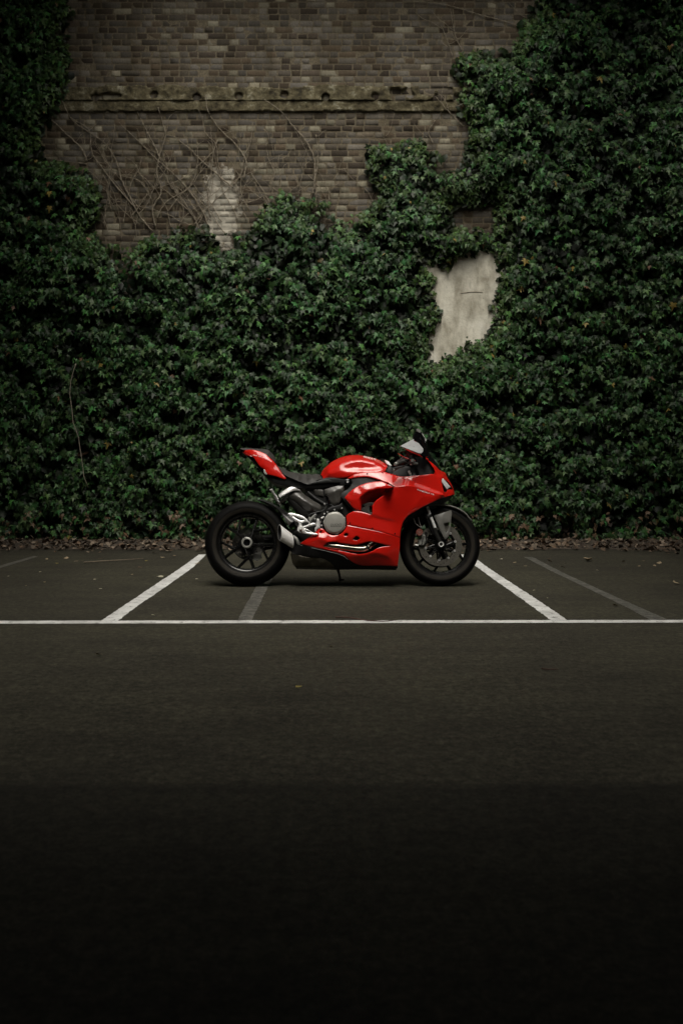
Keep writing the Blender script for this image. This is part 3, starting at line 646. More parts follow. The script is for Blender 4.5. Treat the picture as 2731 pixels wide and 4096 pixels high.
# engine core
panel('engine', A([(575, 322, .09), (690, 318, .10), (760, 318, .11), (800, 400, .12), (870, 448, .13), (960, 490, .13), (1060, 500, .13), (1060, 590, .12), (1000, 620, .12), (700, 640, .11), (560, 590, .09), (520, 560, .08), (560, 500, .09), (600, 462, .09), (640, 440, .09), (600, 400, .08), (575, 360, .07)]), M['engine'], mode='solid', smooth=2, step=8)
panel('cylinder_head', C([(850, 700, .14), (940, 670, .145), (1060, 640, .15), (1150, 640, .15), (1165, 700, .15), (1130, 780, .15), (1110, 860, .148), (1080, 925, .148), (990, 940, .146), (930, 880, .145), (900, 800, .143), (860, 770, .142)]), M['shield'], mode='copy', smooth=1, rim=.04, creases=[C([(870, 780, .15), (950, 750, .158), (1080, 690, .162)]), C([(1000, 720, .165), (1020, 820, .158), (1060, 900, .158)])], ctrl=C([(1000, 690, .152), (950, 830, .147), (1100, 700, .164)]))
panel('battery_cover', C([(672, 690, .10), (830, 705, .115), (838, 800, .115), (720, 780, .10)]), M['shield'], mode='copy', smooth=0, rim=.03)
tube('frame_tube', [(*q, .10) for q in C([(590, 735), (700, 830), (850, 925)])], .010, M['dark_panel'], mirror=True)
cc = P(*C([(1012, 1215)])[0], .205)
lay = []
make('engine_case', flip(lathe((cc.x, cc.z), [(0, .168), (.092, .168), (.096, .16), (.096, .10)], 40)), M['gloss_black'])
cv = make('clutch_cover', join(flip(lathe((cc.x, cc.z), [(0, .196), (.066, .196), (.0715, .1945), (.074, .191), (.0795, .189), (.0815, .184), (.0825, .170)], 56)), *[bar((cc.x, cc.z), R(a), .0735, R(a), .0835, .011, .012, .187, .184, .003, .004) for a in range(22, 360, 52)]), M['cover'])
BVH['cover'] = BVHTree.FromPolygons([Vector((-9, -.196, -9)), Vector((9, -.196, -9)), Vector((9, -.196, 9)), Vector((-9, -.196, 9))], [(0, 1, 2, 3)])
text('lettering', 'DUCATI', C([(945, 1270)])[0], C([(1128, 1268)])[0], 13, 'cover', M['deboss'], cv, off=.0008, bold=.02, shear=.2)
bars_ = [P(*p, .1966) for p in C([(945, 1276), (1122, 1276), (1122, 1284), (945, 1284)])]
make('lettering_bar', prism([(p.x, p.z) for p in bars_], .1968, .1955), M['deboss'], cv)
panel('engine_bracket', C([(890, 1010, .17), (960, 965, .17), (1060, 945, .172), (1130, 905, .172), (1145, 1000, .172), (1120, 1010, .172), (1010, 1030, .17), (920, 1040, .17)]), M['black'], smooth=0, rim=.03)
for i, (x, y) in enumerate([(1125, 988), (1010, 1013), (900, 1048), (852, 1078), (715, 1087), (705, 1160), (808, 1260), (855, 920), (785, 1205)]):
    q = P(*C([(x, y)])[0], .18); make('engine_bolt', flip(lathe((q.x, q.z), [(.0022, .182), (.0055, .182), (.0066, .178), (.0066, .14)], 10)), M['silver'])
rsv = tube('oil_filler', [(*C([(905, 950)])[0], .15), (*C([(907, 895)])[0], .15), (*C([(907, 880)])[0], .15), (*C([(907, 862)])[0], .15)], [.0135, .0135, .016, .016], M['gloss_black'], n=14)
tube('hose', [(*q, .16) for q in C([(600, 1110), (640, 1080), (740, 1055), (830, 1030), (890, 965)])], .005, M['dark_panel'])
tube('hose', [(*q, .15) for q in C([(945, 930), (985, 960), (1010, 985)])], .006, M['dark_panel'])
tube('brake_cylinder', [(*q, .165) for q in C([(625, 1190), (660, 1150), (715, 1090)])], [.011, .0115, .009], M['caliper'], n=12)
tube('brake_cylinder', [(*q, .16) for q in C([(600, 1140), (640, 1180)])], [.012, .010], M['caliper'], n=12)
tube('shift_stub', [(*q, .17) for q in C([(800, 1150), (850, 1125)])], .006, M['steel'])
# exhaust parts
panel('heat_shield', C([(285, 790, .10), (330, 745, .11), (400, 722, .11), (480, 728, .10), (560, 790, .10), (700, 885, .105), (790, 945, .11), (806, 985, .115), (795, 1030, .115), (740, 1056, .115), (640, 1066, .11), (570, 1046, .105), (480, 975, .10), (380, 890, .10), (300, 830, .10)]), M['shield'], smooth=5, step=4, rim=.05,
      creases=[C([(340, 790, .128), (450, 800, .146), (560, 870, .155), (680, 950, .152), (760, 1000, .135)])], ctrl=C([(500, 940, .142), (620, 1030, .136), (420, 870, .136)]))
tube('collector', [(*q, .07) for q in C([(300, 810), (420, 940), (560, 1075), (640, 1120)])], [.03, .04, .04, .03], M['engine'], n=14)
sp = panel('pillion_bracket', G([(280, 420, .135), (400, 320, .135), (540, 250, .135), (600, 255, .135), (690, 290, .13), (745, 320, .125), (745, 345, .12), (640, 325, .13), (570, 335, .14), (440, 400, .145), (340, 455, .145), (320, 480, .142), (295, 455, .14)]), M['silver'], mode='copy', smooth=0, rim=.02, step=4)
tube('pillion_footrest', [(*q, v) for q, v in zip(G([(125, 300), (175, 385), (240, 465)]), (.19, .17, .15))], [.010, .0095, .0085], M['silver'], n=8, mirror=True)
tube('footrest_clevis', [(*q, .145) for q in G([(235, 475), (270, 510)])], [.009, .007], M['steel'], mirror=True)
tube('silencer_stay', [(*q, .09) for q in G([(430, 425), (275, 615)])], .0075, M['grey'])
def ring(c, av, ah, tilt, v0, vr, n=40):
    out = []
    for k in range(n):
        a = 2 * math.pi * k / n; x = ah * math.cos(a); y = av * math.sin(a)
        out.append(P(*G([(c[0] + x * math.cos(tilt) - y * math.sin(tilt), c[1] + x * math.sin(tilt) + y * math.cos(tilt))])[0], v0 + vr * math.cos(a)))
    return out
r0 = ring((303, 1203), 170, 42, -.02, .150, .035); r1 = ring((553, 1372), 158, 46, -.10, .120, .035)
rm = [p.lerp(q, .5) for p, q in zip(r0, r1)]; V = r0 + rm + r1
cx0 = sum(r0, Vector()) / 40; cx1 = sum(r1, Vector()) / 40
inn0 = [cx0 + (p - cx0) * .93 for p in r0]; inn1 = [cx0.lerp(cx1, .5) + (p - cx1) * .70 for p in r1]; V += inn0 + inn1
Fc = []
for i, j in ((0, 1), (1, 2)):
    for k in range(40): k2 = (k + 1) % 40; Fc.append((i * 40 + k, i * 40 + k2, j * 40 + k2, j * 40 + k))
Fc.append(tuple(range(80, 120)))
for k in range(40): k2 = (k + 1) % 40; Fc.append((k, 120 + k, 120 + k2, k2))
me = mesh('silencer', V, Fc); bm = bmesh.new(); bm.from_mesh(me); bmesh.ops.recalc_face_normals(bm, faces=bm.faces); bm.to_mesh(me); bm.free()
sil = link('silencer', me, M['steel'], bike); smooth_by_angle(sil, 40)
Vi = inn0 + inn1; Fi = [(k, k + 40, (k + 1) % 40 + 40, (k + 1) % 40) for k in range(40)] + [tuple(range(79, 39, -1))]
make('silencer_bore', (Vi, Fi), M['black'], sil)
for x, y in ((393, 1310), (531, 1411), (545, 1225)):
    q = P(*G([(x, y)])[0], .178); make('rivet', tube_data([q, q + Vector((0, -.004, 0))], .003, 8), M['steel'], sil)
tube('silencer_link', [(*q, v) for q, v in zip(G([(585, 1280), (650, 1330), (690, 1420), (740, 1480)]), (.12, .13, .135, .135))], [.010, .013, .013, .008], M['caliper'])
panel('silencer_box', C([(318, 1712, .12), (345, 1690, .13), (420, 1705, .14), (480, 1730, .145), (900, 1800, .14), (980, 1880, .13), (1020, 1930, .11), (700, 1924, .11), (400, 1916, .11), (372, 1885, .115)]), M['box'], mode='solid', smooth=3, ctrl=C([(600, 1800, .152), (450, 1800, .145), (800, 1850, .145)]))
panel('belly_pan', C([(370, 1470, .10), (470, 1545, .15), (500, 1560, .17), (700, 1605, .18), (900, 1650, .184), (1070, 1692, .18), (1160, 1730, .176), (1230, 1790, .165), (1340, 1866, .142), (1700, 1888, .128), (1996, 1905, .135), (1996, 1930, .125), (1500, 1925, .11), (1000, 1932, .1), (970, 1890, .12), (880, 1810, .14), (480, 1732, .148), (340, 1690, .125), (300, 1640, .09), (330, 1560, .08)]), M['black'], mode='solid', smooth=1, step=7)
tube('pan_piping', [(*q, v) for q, v in zip(C([(455, 1550), (480, 1575), (700, 1625), (900, 1670), (1070, 1710), (1150, 1745), (1225, 1800)]), (.155, .168, .18, .186, .184, .18, .168))], .0022, M['grey'])
# hugger, swingarm, foot controls, stand
panel('hugger', B([(740, 758, .0), (790, 742, 0), (860, 755, 0), (1010, 838, 0), (1110, 902, .0), (1130, 915, .05), (1185, 985, .09), (1190, 1010, .11), (1130, 1062, .115), (1090, 1000, .112), (1030, 900, .108), (960, 830, .10), (870, 785, .09), (800, 764, .05)]), M['dark_panel'], mode='weld', smooth=2, rim=.006, step=5, ctrl=B([(1000, 850, .075), (1100, 930, .085), (900, 785, .06)]))
panel('hugger_fin', G([(285, 755, .095), (420, 850, .105), (575, 985, .12), (490, 1060, .118), (440, 960, .11), (360, 840, .10)]), M['shield'], smooth=0, rim=.006)
sa = join(tube_data([Lp(RWc[0], RWc[1], -.13), Lp(RWc[0] + .18, RWc[1] + .03, -.15), Lp(RWc[0] + .40, RWc[1] + .08, -.12), Lp(RWc[0] + .52, RWc[1] + .09, -.06)], [.07, .055, .055, .06], 16))
make('swingarm', sa, M['engine'])
make('rear_caliper', prism([(RWc[0] + a, RWc[1] + b) for a, b in ((.04, -.075), (.095, -.06), (.105, -.105), (.06, -.13), (.035, -.11))], -.035, -.075), M['caliper'])
hg = panel('heel_guard', G([(465, 810, .19), (490, 800, .19), (575, 797, .19), (640, 815, .192), (830, 885, .195), (885, 940, .196), (945, 1000, .196), (925, 1010, .196), (890, 990, .196), (800, 990, .196), (765, 1020, .196), (765, 1075, .196), (830, 1065, .196), (1000, 1005, .196), (1050, 1005, .196), (1060, 1040, .196), (1000, 1060, .196), (840, 1095, .196), (790, 1110, .196), (770, 1150, .196), (700, 1140, .196), (698, 1080, .196), (705, 1020, .196), (690, 1000, .196), (600, 940, .194), (540, 880, .192)]),
    M['silver'], holes=[G([(575, 862), (610, 858), (700, 890), (800, 930), (818, 945), (745, 950), (660, 910)])], smooth=0, rim=.012, step=4, mode='copy')
q = P(*G([(748, 1130)])[0], .2)
make('footrest', join(flip(lathe((q.x, q.z), [(0, .268), (.0115, .268), (.013, .262), (.011, .2)], 14)), flip(lathe((q.x, q.z), [(.0125, .205), (.024, .205), (.026, .20), (.026, .17)], 20))), M['steel'])
panel('brake_pedal', G([(770, 1150, .20), (800, 1110, .20), (840, 1118, .2), (930, 1160, .202), (1005, 1205, .204), (1040, 1222, .206), (1075, 1220, .208), (1110, 1245, .21), (1050, 1253, .208), (900, 1235, .204), (790, 1218, .202), (720, 1200, .2)]), M['silver'], holes=[G([(850, 1140), (930, 1180), (985, 1212), (860, 1190)])], smooth=0, rim=.012, step=4)
panel('footrest_plate', G([(1085, 915, .185), (1110, 908, .185), (1132, 925, .185), (1148, 1040, .185), (1148, 1110, .187), (1110, 1110, .188), (1075, 1140, .188), (1070, 1180, .188), (1045, 1170, .188), (1035, 1110, .188), (1065, 1085, .187), (1065, 1020, .185)]), M['silver'], smooth=0, rim=.012, step=4)
for x, y in ((720, 1078), (770, 1185), (930, 1015), (690, 1160)):
    q = P(*G([(x, y)])[0], .2); make('bolt', flip(lathe((q.x, q.z), [(.002, .206), (.005, .206), (.006, .2)], 10)), M['steel'], hg)
s0 = P(*C([(1045, 1900)])[0], -.10)
gq = MI @ on_ground(*C([(1100, 2128)])[0])
tubeV = tube_data([s0, s0.lerp(gq, .5) + Vector((.004, 0, 0)), gq + Vector((0, 0, .012))], [.013, .010, .009], 10)
make('side_stand', join(tubeV, tube_data([gq + Vector((-.012, 0, .008)), gq + Vector((.03, .0, .008))], [.009, .006], 8)), M['gloss_black'])
panel('radiator', E([(180, 1560, .12), (250, 1400, .12), (320, 1300, .12), (440, 1200, .12), (470, 1230, .11), (370, 1330, .11), (320, 1420, .11), (262, 1620, .11), (258, 1900, .10), (150, 1900, .10)]), M['black'], mode='solid', smooth=1, step=8)
panel('inner_fairing', E([(430, 1245, .13), (640, 1130, .15), (850, 1060, .12), (790, 1160, .09), (700, 1190, .085), (600, 1230, .085), (470, 1330, .085), (395, 1330, .1)]), M['black'], mode='solid', smooth=1, step=8)

# ------------------------------------------------------------------ ground
SEAM = on_ground(1365, 3140).y
def asphalt():
    k = NT('asphalt'); b = k.b
    g1 = k.noise(26, 2, rough=.6); g2 = k.noise(70, 3, rough=.7); g3 = k.noise(190, 2)
    mid = k.noise(5, 4, co=k.coord((.45, 1, 1))); big = k.noise(.7, 3)
    grain = k.math('ADD', k.math('MULTIPLY', g1, .34), k.math('MULTIPLY_ADD', g2, .40, k.math('MULTIPLY', g3, .26)))
    geo = k.n('ShaderNodeNewGeometry'); sx = k.n('ShaderNodeSeparateXYZ'); k.l(geo.outputs['Position'], sx.inputs[0])
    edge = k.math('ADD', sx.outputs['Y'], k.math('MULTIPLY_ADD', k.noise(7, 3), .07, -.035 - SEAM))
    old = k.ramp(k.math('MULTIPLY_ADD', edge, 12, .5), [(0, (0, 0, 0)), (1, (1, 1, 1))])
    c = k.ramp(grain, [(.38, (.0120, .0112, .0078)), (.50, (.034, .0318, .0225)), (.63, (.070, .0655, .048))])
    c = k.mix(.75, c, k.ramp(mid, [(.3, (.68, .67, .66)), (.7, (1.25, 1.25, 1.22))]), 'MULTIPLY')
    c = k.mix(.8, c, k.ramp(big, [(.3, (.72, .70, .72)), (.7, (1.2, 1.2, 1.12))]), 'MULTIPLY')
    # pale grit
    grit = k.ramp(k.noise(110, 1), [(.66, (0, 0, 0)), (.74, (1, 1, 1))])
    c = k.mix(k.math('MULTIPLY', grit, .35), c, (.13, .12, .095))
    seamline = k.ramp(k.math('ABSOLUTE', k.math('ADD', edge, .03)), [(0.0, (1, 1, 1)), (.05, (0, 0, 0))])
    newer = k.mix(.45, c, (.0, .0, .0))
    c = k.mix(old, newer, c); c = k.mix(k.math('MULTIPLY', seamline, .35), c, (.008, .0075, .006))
    k.l(c, b.inputs['Base Color']); b.inputs['Roughness'].default_value = .88; b.inputs['Specular IOR Level'].default_value = .22
    k.bump(grain, .4, .005); return k.m
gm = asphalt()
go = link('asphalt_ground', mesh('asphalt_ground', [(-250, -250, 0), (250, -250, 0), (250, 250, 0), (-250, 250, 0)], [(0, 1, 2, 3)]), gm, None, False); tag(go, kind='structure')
def paint(worn):
    k = NT('road_paint'); b = k.b
    a = k.noise(16, 6, rough=.7); s = k.noise(90, 3)
    f = k.ramp(k.math('ADD', k.math('MULTIPLY', a, .7), k.math('MULTIPLY', s, .3)), [(worn - .08, (0, 0, 0)), (worn + .05, (1, 1, 1))])
    wc = (.74, .74, .73) if worn < .45 else (.15, .145, .125)
    pc = k.ramp(k.noise(5, 4), [(.3, tuple(v * .62 for v in wc)), (.7, wc)])
    k.l(k.mix(f, (.036, .034, .029), pc), b.inputs['Base Color']); b.inputs['Roughness'].default_value = .7; k.bump(s, .2, .002); return k.m
def strip(name, L, Rr, mat, z=.0016, n=90, jag=.004):
    def samp(pl, t):
        pl = np.array(pl, float); s = np.r_[0, np.cumsum(np.linalg.norm(np.diff(pl, axis=0), axis=1))]; s /= s[-1]
        return np.array([np.interp(t, s, pl[:, 0]), np.interp(t, s, pl[:, 1])]).T
    t = np.linspace(0, 1, n); a, b = samp(L, t), samp(Rr, t); V, Fc = [], []
    for i in range(n):
        p, q = on_ground(*a[i], z), on_ground(*b[i], z); d = (q - p).normalized()
        V += [p + d * random.uniform(-jag, jag), q + d * random.uniform(-jag, jag)]
    for i in range(n - 1): Fc.append((2 * i, 2 * i + 1, 2 * i + 3, 2 * i + 2))
    o = link(name, mesh(name, V, Fc), mat, None, False); bm = bmesh.new(); bm.from_mesh(o.data)
    for f in bm.faces:
        if f.normal.z < 0: f.normal_flip()
    bm.to_mesh(o.data); bm.free(); tag(o, kind='structure'); return o
fresh, worn = paint(.425), paint(.53)
cl = lambda L: [(x / 1.742, 2000 + y / 1.742) for x, y in L]
cr = lambda L: [(1831 + x / 1.742, 2000 + y / 1.742) for x, y in L]
strip('bay_line', [(-700, 2486), (0, 2483.4), (1365, 2481.5), (2731, 2480), (3400, 2479)], [(-700, 2497), (0, 2494.8), (1365, 2492.6), (2731, 2490.6), (3400, 2490)], fresh, .0030, 160)
strip('bay_line', cl([(705, 843), (850, 745), (1270, 465), (1385, 380)]), cl([(820, 843), (920, 765), (1190, 580), (1350, 465), (1437, 380)]), fresh)
strip('bay_line', cr([(645, 836), (480, 715), (260, 560), (150, 480), (5, 380)]), cr([(762, 836), (545, 690), (330, 550), (215, 475), (85, 380)]), fresh)
strip('faded_line', cr([(1330, 832), (1180, 750), (870, 600), (640, 490), (460, 397)]), cr([(1460, 832), (1270, 750), (980, 620), (740, 510), (520, 397)]), worn)
strip('faded_line', [(950, 2481), (1055, 2290)], [(1007, 2481), (1100, 2290)], worn)
strip('faded_line', cl([(-300, 560), (0, 457), (235, 390)]), cl([(-300, 590), (0, 474), (265, 394)]), worn)

# ------------------------------------------------------------------ brick wall
YW = 11.6
def brick_mat(mortar=False):
    k = NT('brick' if not mortar else 'mortar'); b = k.b
    geo = k.n('ShaderNodeNewGeometry'); sx = k.n('ShaderNodeSeparateXYZ'); k.l(geo.outputs['Position'], sx.inputs[0])
    fine = k.noise(45, 5, rough=.7); mid = k.noise(7, 4); big = k.noise(1.1, 3)
    if mortar: c = k.ramp(fine, [(.3, (.085, .073, .052)), (.7, (.215, .185, .135))])
    else:
        at = k.n('ShaderNodeAttribute'); at.attribute_name = 'tint'
        c = k.mix(.6, at.outputs['Color'], k.ramp(fine, [(.3, (.55, .55, .55)), (.7, (1.35, 1.3, 1.25))]), 'MULTIPLY')
    c = k.mix(.8, c, k.ramp(big, [(.32, (.62, .56, .46)), (.68, (1.2, 1.18, 1.14))]), 'MULTIPLY')
    run = k.ramp(k.noise(2.4, 5, co=k.coord((2.2, 1, .35)), rough=.7), [(.48, (0, 0, 0)), (.68, (1, 1, 1))])
    c = k.mix(k.math('MULTIPLY', run, .55), c, (.045, .036, .020))
    # flaking whitewash over the lower middle, as the wall itself wears it
    wx, wz = on_y(885, 830, YW).x, on_y(885, 830, YW).z
    dx = k.math('MULTIPLY', k.math('SUBTRACT', sx.outputs['X'], wx), 3.6); dz = k.math('MULTIPLY', k.math('SUBTRACT', sx.outputs['Z'], wz), 1.6)
    rr = k.math('SQRT', k.math('ADD', k.math('MULTIPLY', dx, dx), k.math('MULTIPLY', dz, dz)))
    f = k.ramp(k.math('ADD', k.math('SUBTRACT', 1.0, rr), k.math('MULTIPLY_ADD', k.noise(9, 5, rough=.65), 1.5, -.75)), [(.22, (0, 0, 0)), (.36, (1, 1, 1))])
    c = k.mix(k.math('MULTIPLY', f, .92), c, k.ramp(mid, [(.3, (.36, .33, .27)), (.7, (.50, .47, .40))]))
    # green-brown growth under and on the band
    k.l(c, b.inputs['Base Color']); b.inputs['Roughness'].default_value = .9; b.inputs['Specular IOR Level'].default_value = .25
    k.bump(k.math('ADD', fine, mid), .6, .008); return k.m
def bricks(name, x0, x1, z0, z1, seed, mat, parent, course=.0690):
    """individually laid bricks, slightly uneven; one mesh, facing -y at y = 0"""
    rg = np.random.default_rng(seed); V = []; Q = []; Cc = []
    pal = [(.104, .088, .074), (.122, .109, .100), (.098, .074, .054), (.150, .133, .118), (.072, .056, .045), (.132, .110, .088), (.27, .245, .195), (.20, .18, .145)]
    wts = np.array([.18, .18, .14, .16, .12, .08, .06, .08]); wts /= wts.sum()
    nrow = int((z1 - z0) / course)
    for r in range(nrow):
        z = z0 + r * course; x = x0 - rg.random() * .2
        while x < x1:
            w = rg.choice([.108, .125, .155, .212], p=[.50, .2, .12, .18]) + rg.normal(0, .006); pp = wts.copy(); pp[6:] *= 1.15 if z < 5.2 else .6; pp /= pp.sum(); c = np.array(pal[rg.choice(8, p=pp)]) * np.array([.95, 1.0, 1.0]) * rg.uniform(.62, 1.35)
            a, b2 = x + .0075, x + w - .0075; lo, hi = z + .0055 + rg.normal(0, .0012), z + course - .0055 + rg.normal(0, .0012)
            y = -.001 + rg.normal(0, .0010) - (0 if rg.random() > .008 else -.05); tx, tz = rg.normal(0, .0011, 2); bev = .0025; s = len(V)
            for (px, pz, dep) in ((a, lo, .03), (b2, lo, .03), (b2, hi, .03), (a, hi, .03), (a, lo, bev), (b2, lo, bev), (b2, hi, bev), (a, hi, bev), (a + bev, lo + bev, 0), (b2 - bev, lo + bev, 0), (b2 - bev, hi - bev, 0), (a + bev, hi - bev, 0)):
                V.append((px + rg.normal(0, .001), y + dep + (tx if px > (a + b2) / 2 else -tx) + (tz if pz > z + course / 2 else -tz), pz + rg.normal(0, .001)))
            Q += [s + 8, s + 9, s + 10, s + 11]
            for k0 in (0, 4):
                for i in range(4): j = (i + 1) % 4; Q += [s + k0 + i, s + k0 + j, s + k0 + 4 + j, s + k0 + 4 + i]
            Cc += [(*c, 1)] * 12; x += w
    me = fast_mesh(name, np.array(V), Q, 4); ca = me.color_attributes.new('tint', 'FLOAT_COLOR', 'POINT'); ca.data.foreach_set('color', np.array(Cc, np.float32).ravel())
    return link(name, me, mat, parent, False)
bm_, mm_ = brick_mat(), brick_mat(True)
WZ = 8.0
def wall(name, label, x0, x1, z1, seed):
    w = bpy.data.objects.new(name, None); COL.objects.link(w); tag(w, label, 'wall')
    bricks('brickwork', x0, x1, 0, z1, seed, bm_, w)
    V, Fc = join(([Vector(p) for p in ((x0, .0016, 0), (x1, .0016, 0), (x1, .0016, z1), (x0, .0016, z1), (x0, .35, 0), (x1, .35, 0), (x1, .35, z1), (x0, .35, z1))], [(0, 1, 2, 3), (5, 4, 7, 6), (4, 0, 3, 7), (1, 5, 6, 2), (3, 2, 6, 7)]))
    link('mortar', mesh('mortar', V, Fc), mm_, w, False); return w
bw = wall('brick_wall', 'tall weathered brown brick wall with a broken stone band, half covered by ivy', -6.2, 6.2, WZ, 3); bw.location = (0, YW, 0)
def stone():
    k = NT('mossy_stone'); b = k.b; n1 = k.noise(8, 5, rough=.7); n2 = k.noise(40, 4, rough=.7); n3 = k.noise(2.2, 3)
    c = k.ramp(n1, [(.32, (.026, .021, .010)), (.45, (.085, .070, .036)), (.57, (.15, .130, .075)), (.68, (.34, .32, .24))])
    c = k.mix(.7, c, k.ramp(n2, [(.3, (.45, .45, .45)), (.7, (1.3, 1.3, 1.3))]), 'MULTIPLY'); c = k.mix(.5, c, k.ramp(n3, [(.3, (.6, .58, .5)), (.7, (1.2, 1.2, 1.2))]), 'MULTIPLY')
    k.l(c, b.inputs['Base Color']); b.inputs['Roughness'].default_value = .95; k.bump(k.math('ADD', n1, n2), .7, .015); return k.m
sm = stone()
zt, zm, zb = on_y(900, 336, YW).z, on_y(900, 408, YW).z, on_y(900, 450, YW).z
def relief(name, x0, x1, z0, z1, fn, mat, dx=.012):
    xs = np.arange(x0, x1, dx); zs = np.arange(z0, z1 + 1e-6, dx); X, Z = np.meshgrid(xs, zs); Y = fn(X, Z); nx, nz = len(xs), len(zs)
    V = np.stack([X.ravel(), Y.ravel(), Z.ravel()], 1); i = np.arange(nx * nz).reshape(nz, nx)
    q = np.stack([i[:-1, :-1], i[:-1, 1:], i[1:, 1:], i[1:, :-1]], -1).reshape(-1)
    return link(name, fast_mesh(name, V, q, 4), mat, bw, True)
hx = [on_y(x, 398, YW).x for x in (383, 440, 618, 788, 955, 1137, 1302, 1500, 1640)]
def band(X, Z):
    u = (Z - zm) / (zt - zm); st = np.floor(X * 2.6 + .3 * vnoise(X * 1.3, X * 0, 23)); sn = vnoise(st * 7.31, st * 3.17, 25)
    y = .002 - .024 * sn - .035 * fbm(X * 6, Z * 7, 11) - .030 * fbm(X * 22, Z * 22, 15)
    for i, h in enumerate(hx):
        hz = zm + (.045 + .015 * (i % 3)); rx_, rz_ = (.042, .036) if i != 1 else (.13, .034)
        y = y + (.30, .10, .2)[i % 3] * np.exp(-(((X - h) / rx_) ** 2 + ((Z - hz) / rz_) ** 2) ** 5)
    brk = np.clip((X - on_y(1480, 380, YW).x) * 4, 0, 1); y = y + brk * (.09 * np.clip((vnoise(X * 13, Z * 15, 31) - .35) * 4, 0, 1))
    y = np.where(u > .86 + .5 * (fbm(X * 3, Z * 2, 35) - .45), .035, y)
    return np.where(u < .03, .03, y)
relief('stone_band', on_y(150, 380, YW).x, on_y(2050, 380, YW).x, zm, zt + .02, band, sm)
def ledge(X, Z):
    u = (Z - zb) / (zm - zb + .01); y = -.012 - .014 * fbm(X * 5, Z * 5, 41) - .024 * fbm(X * 20, Z * 20, 44)
    return np.where((u > .95) | (u < .05 + .07 * np.clip(fbm(X * 6, X * 0, 47) - .42, 0, 1) * 3), .03, y)
relief('stone_ledge', on_y(150, 430, YW).x, on_y(2050, 430, YW).x, zb, zm + .01, ledge, sm)
def plaster():
    k = NT('bare_render'); b = k.b; n1 = k.noise(3.5, 5, rough=.65); n2 = k.noise(50, 3); n3 = k.noise(12, 5, co=k.coord((1, 1, .35)))
    c = k.ramp(n1, [(.3, (.34, .31, .24)), (.45, (.56, .53, .44)), (.6, (.72, .69, .59)), (.75, (.78, .75, .67))]); c = k.mix(.55, c, k.ramp(n3, [(.34, (.45, .42, .36)), (.56, (1.08, 1.08, 1.08))]), 'MULTIPLY')
    c = k.mix(k.ramp(k.noise(26, 4, rough=.7), [(.64, (0, 0, 0)), (.72, (.7, .7, .7))]), c, (.12, .10, .07))
    k.l(c, b.inputs['Base Color']); b.inputs['Roughness'].default_value = .9; k.bump(k.math('ADD', n2, n1), .4, .01); return k.m
pz0, pz1 = on_y(1700, 1500, YW).z, on_y(1700, 960, YW).z; px0, px1 = on_y(1560, 1200, YW).x, on_y(2120, 1200, YW).x
relief('render_patch', px0, px1, pz0, pz1, lambda X, Z: -.02 - .018 * fbm(X * 4, Z * 4, 51) - .004 * fbm(X * 30, Z * 30, 53), plaster(), .02)
tube_c = tube_data([on_y(1842, 1172, YW - .035) - Vector((0, YW, 0)), on_y(1885, 1166, YW - .04) - Vector((0, YW, 0)), on_y(1930, 1168, YW - .035) - Vector((0, YW, 0))], .0032, 6)
make('iron_fixing', tube_c, simple('rusty_iron', (.26, .22, .17), .8), bw)

# ------------------------------------------------------------------ ivy
x15 = lambda L: [(x * 1.7417, y * 1.7417) for x, y in L]
expo = x15([(148, -60), (155, 60), (157, 110), (150, 190), (132, 232), (97, 288), (90, 320), (100, 360), (150, 378), (200, 382), (228, 430), (236, 460), (218, 500), (205, 530), (240, 558), (300, 572), (340, 535), (400, 524), (470, 515), (492, 540), (522, 505), (560, 530), (600, 478), (640, 440), (690, 450), (750, 460), (780, 500), (832, 492), (862, 440), (850, 380), (850, 328), (900, 322), (960, 318), (1010, 350), (1050, 372), (1065, 345), (1080, 300), (1060, 240), (1062, 200), (1030, 145), (1060, 118), (1120, 112), (1180, 100), (1192, 50), (1222, 40), (1235, -60)])
patch = x15([(990, 628), (1040, 630), (1085, 605), (1130, 580), (1140, 600), (1145, 640), (1138, 700), (1135, 735), (1115, 775), (1060, 790), (1002, 825), (985, 810), (995, 770), (1015, 735), (1000, 690)])
nook = x15([(1048, 482), (1125, 480), (1130, 505), (1115, 522), (1060, 512)])
YI = YW - .12
w2 = lambda L: np.array([(on_y(*p, YI).x, on_y(*p, YI).z) for p in L])
ex, pa, nk = w2(expo), w2(patch), w2(nook)
pa = pa.mean(0) + (pa - pa.mean(0)) * np.array([1.04, 1.12]) + np.array([-.02, .05]); nk = nk.mean(0) + (nk - nk.mean(0)) * 1.5 + np.array([0, .04])
thin = w2(x15([(235, 560), (300, 575), (320, 640), (300, 670), (265, 620)])), w2(x15([(500, 525), (535, 515), (545, 570), (505, 580)])), w2(x15([(700, 470), (780, 480), (830, 500), (820, 525), (740, 520)])), w2(x15([(960, 355), (1060, 360), (1050, 400), (985, 400)]))
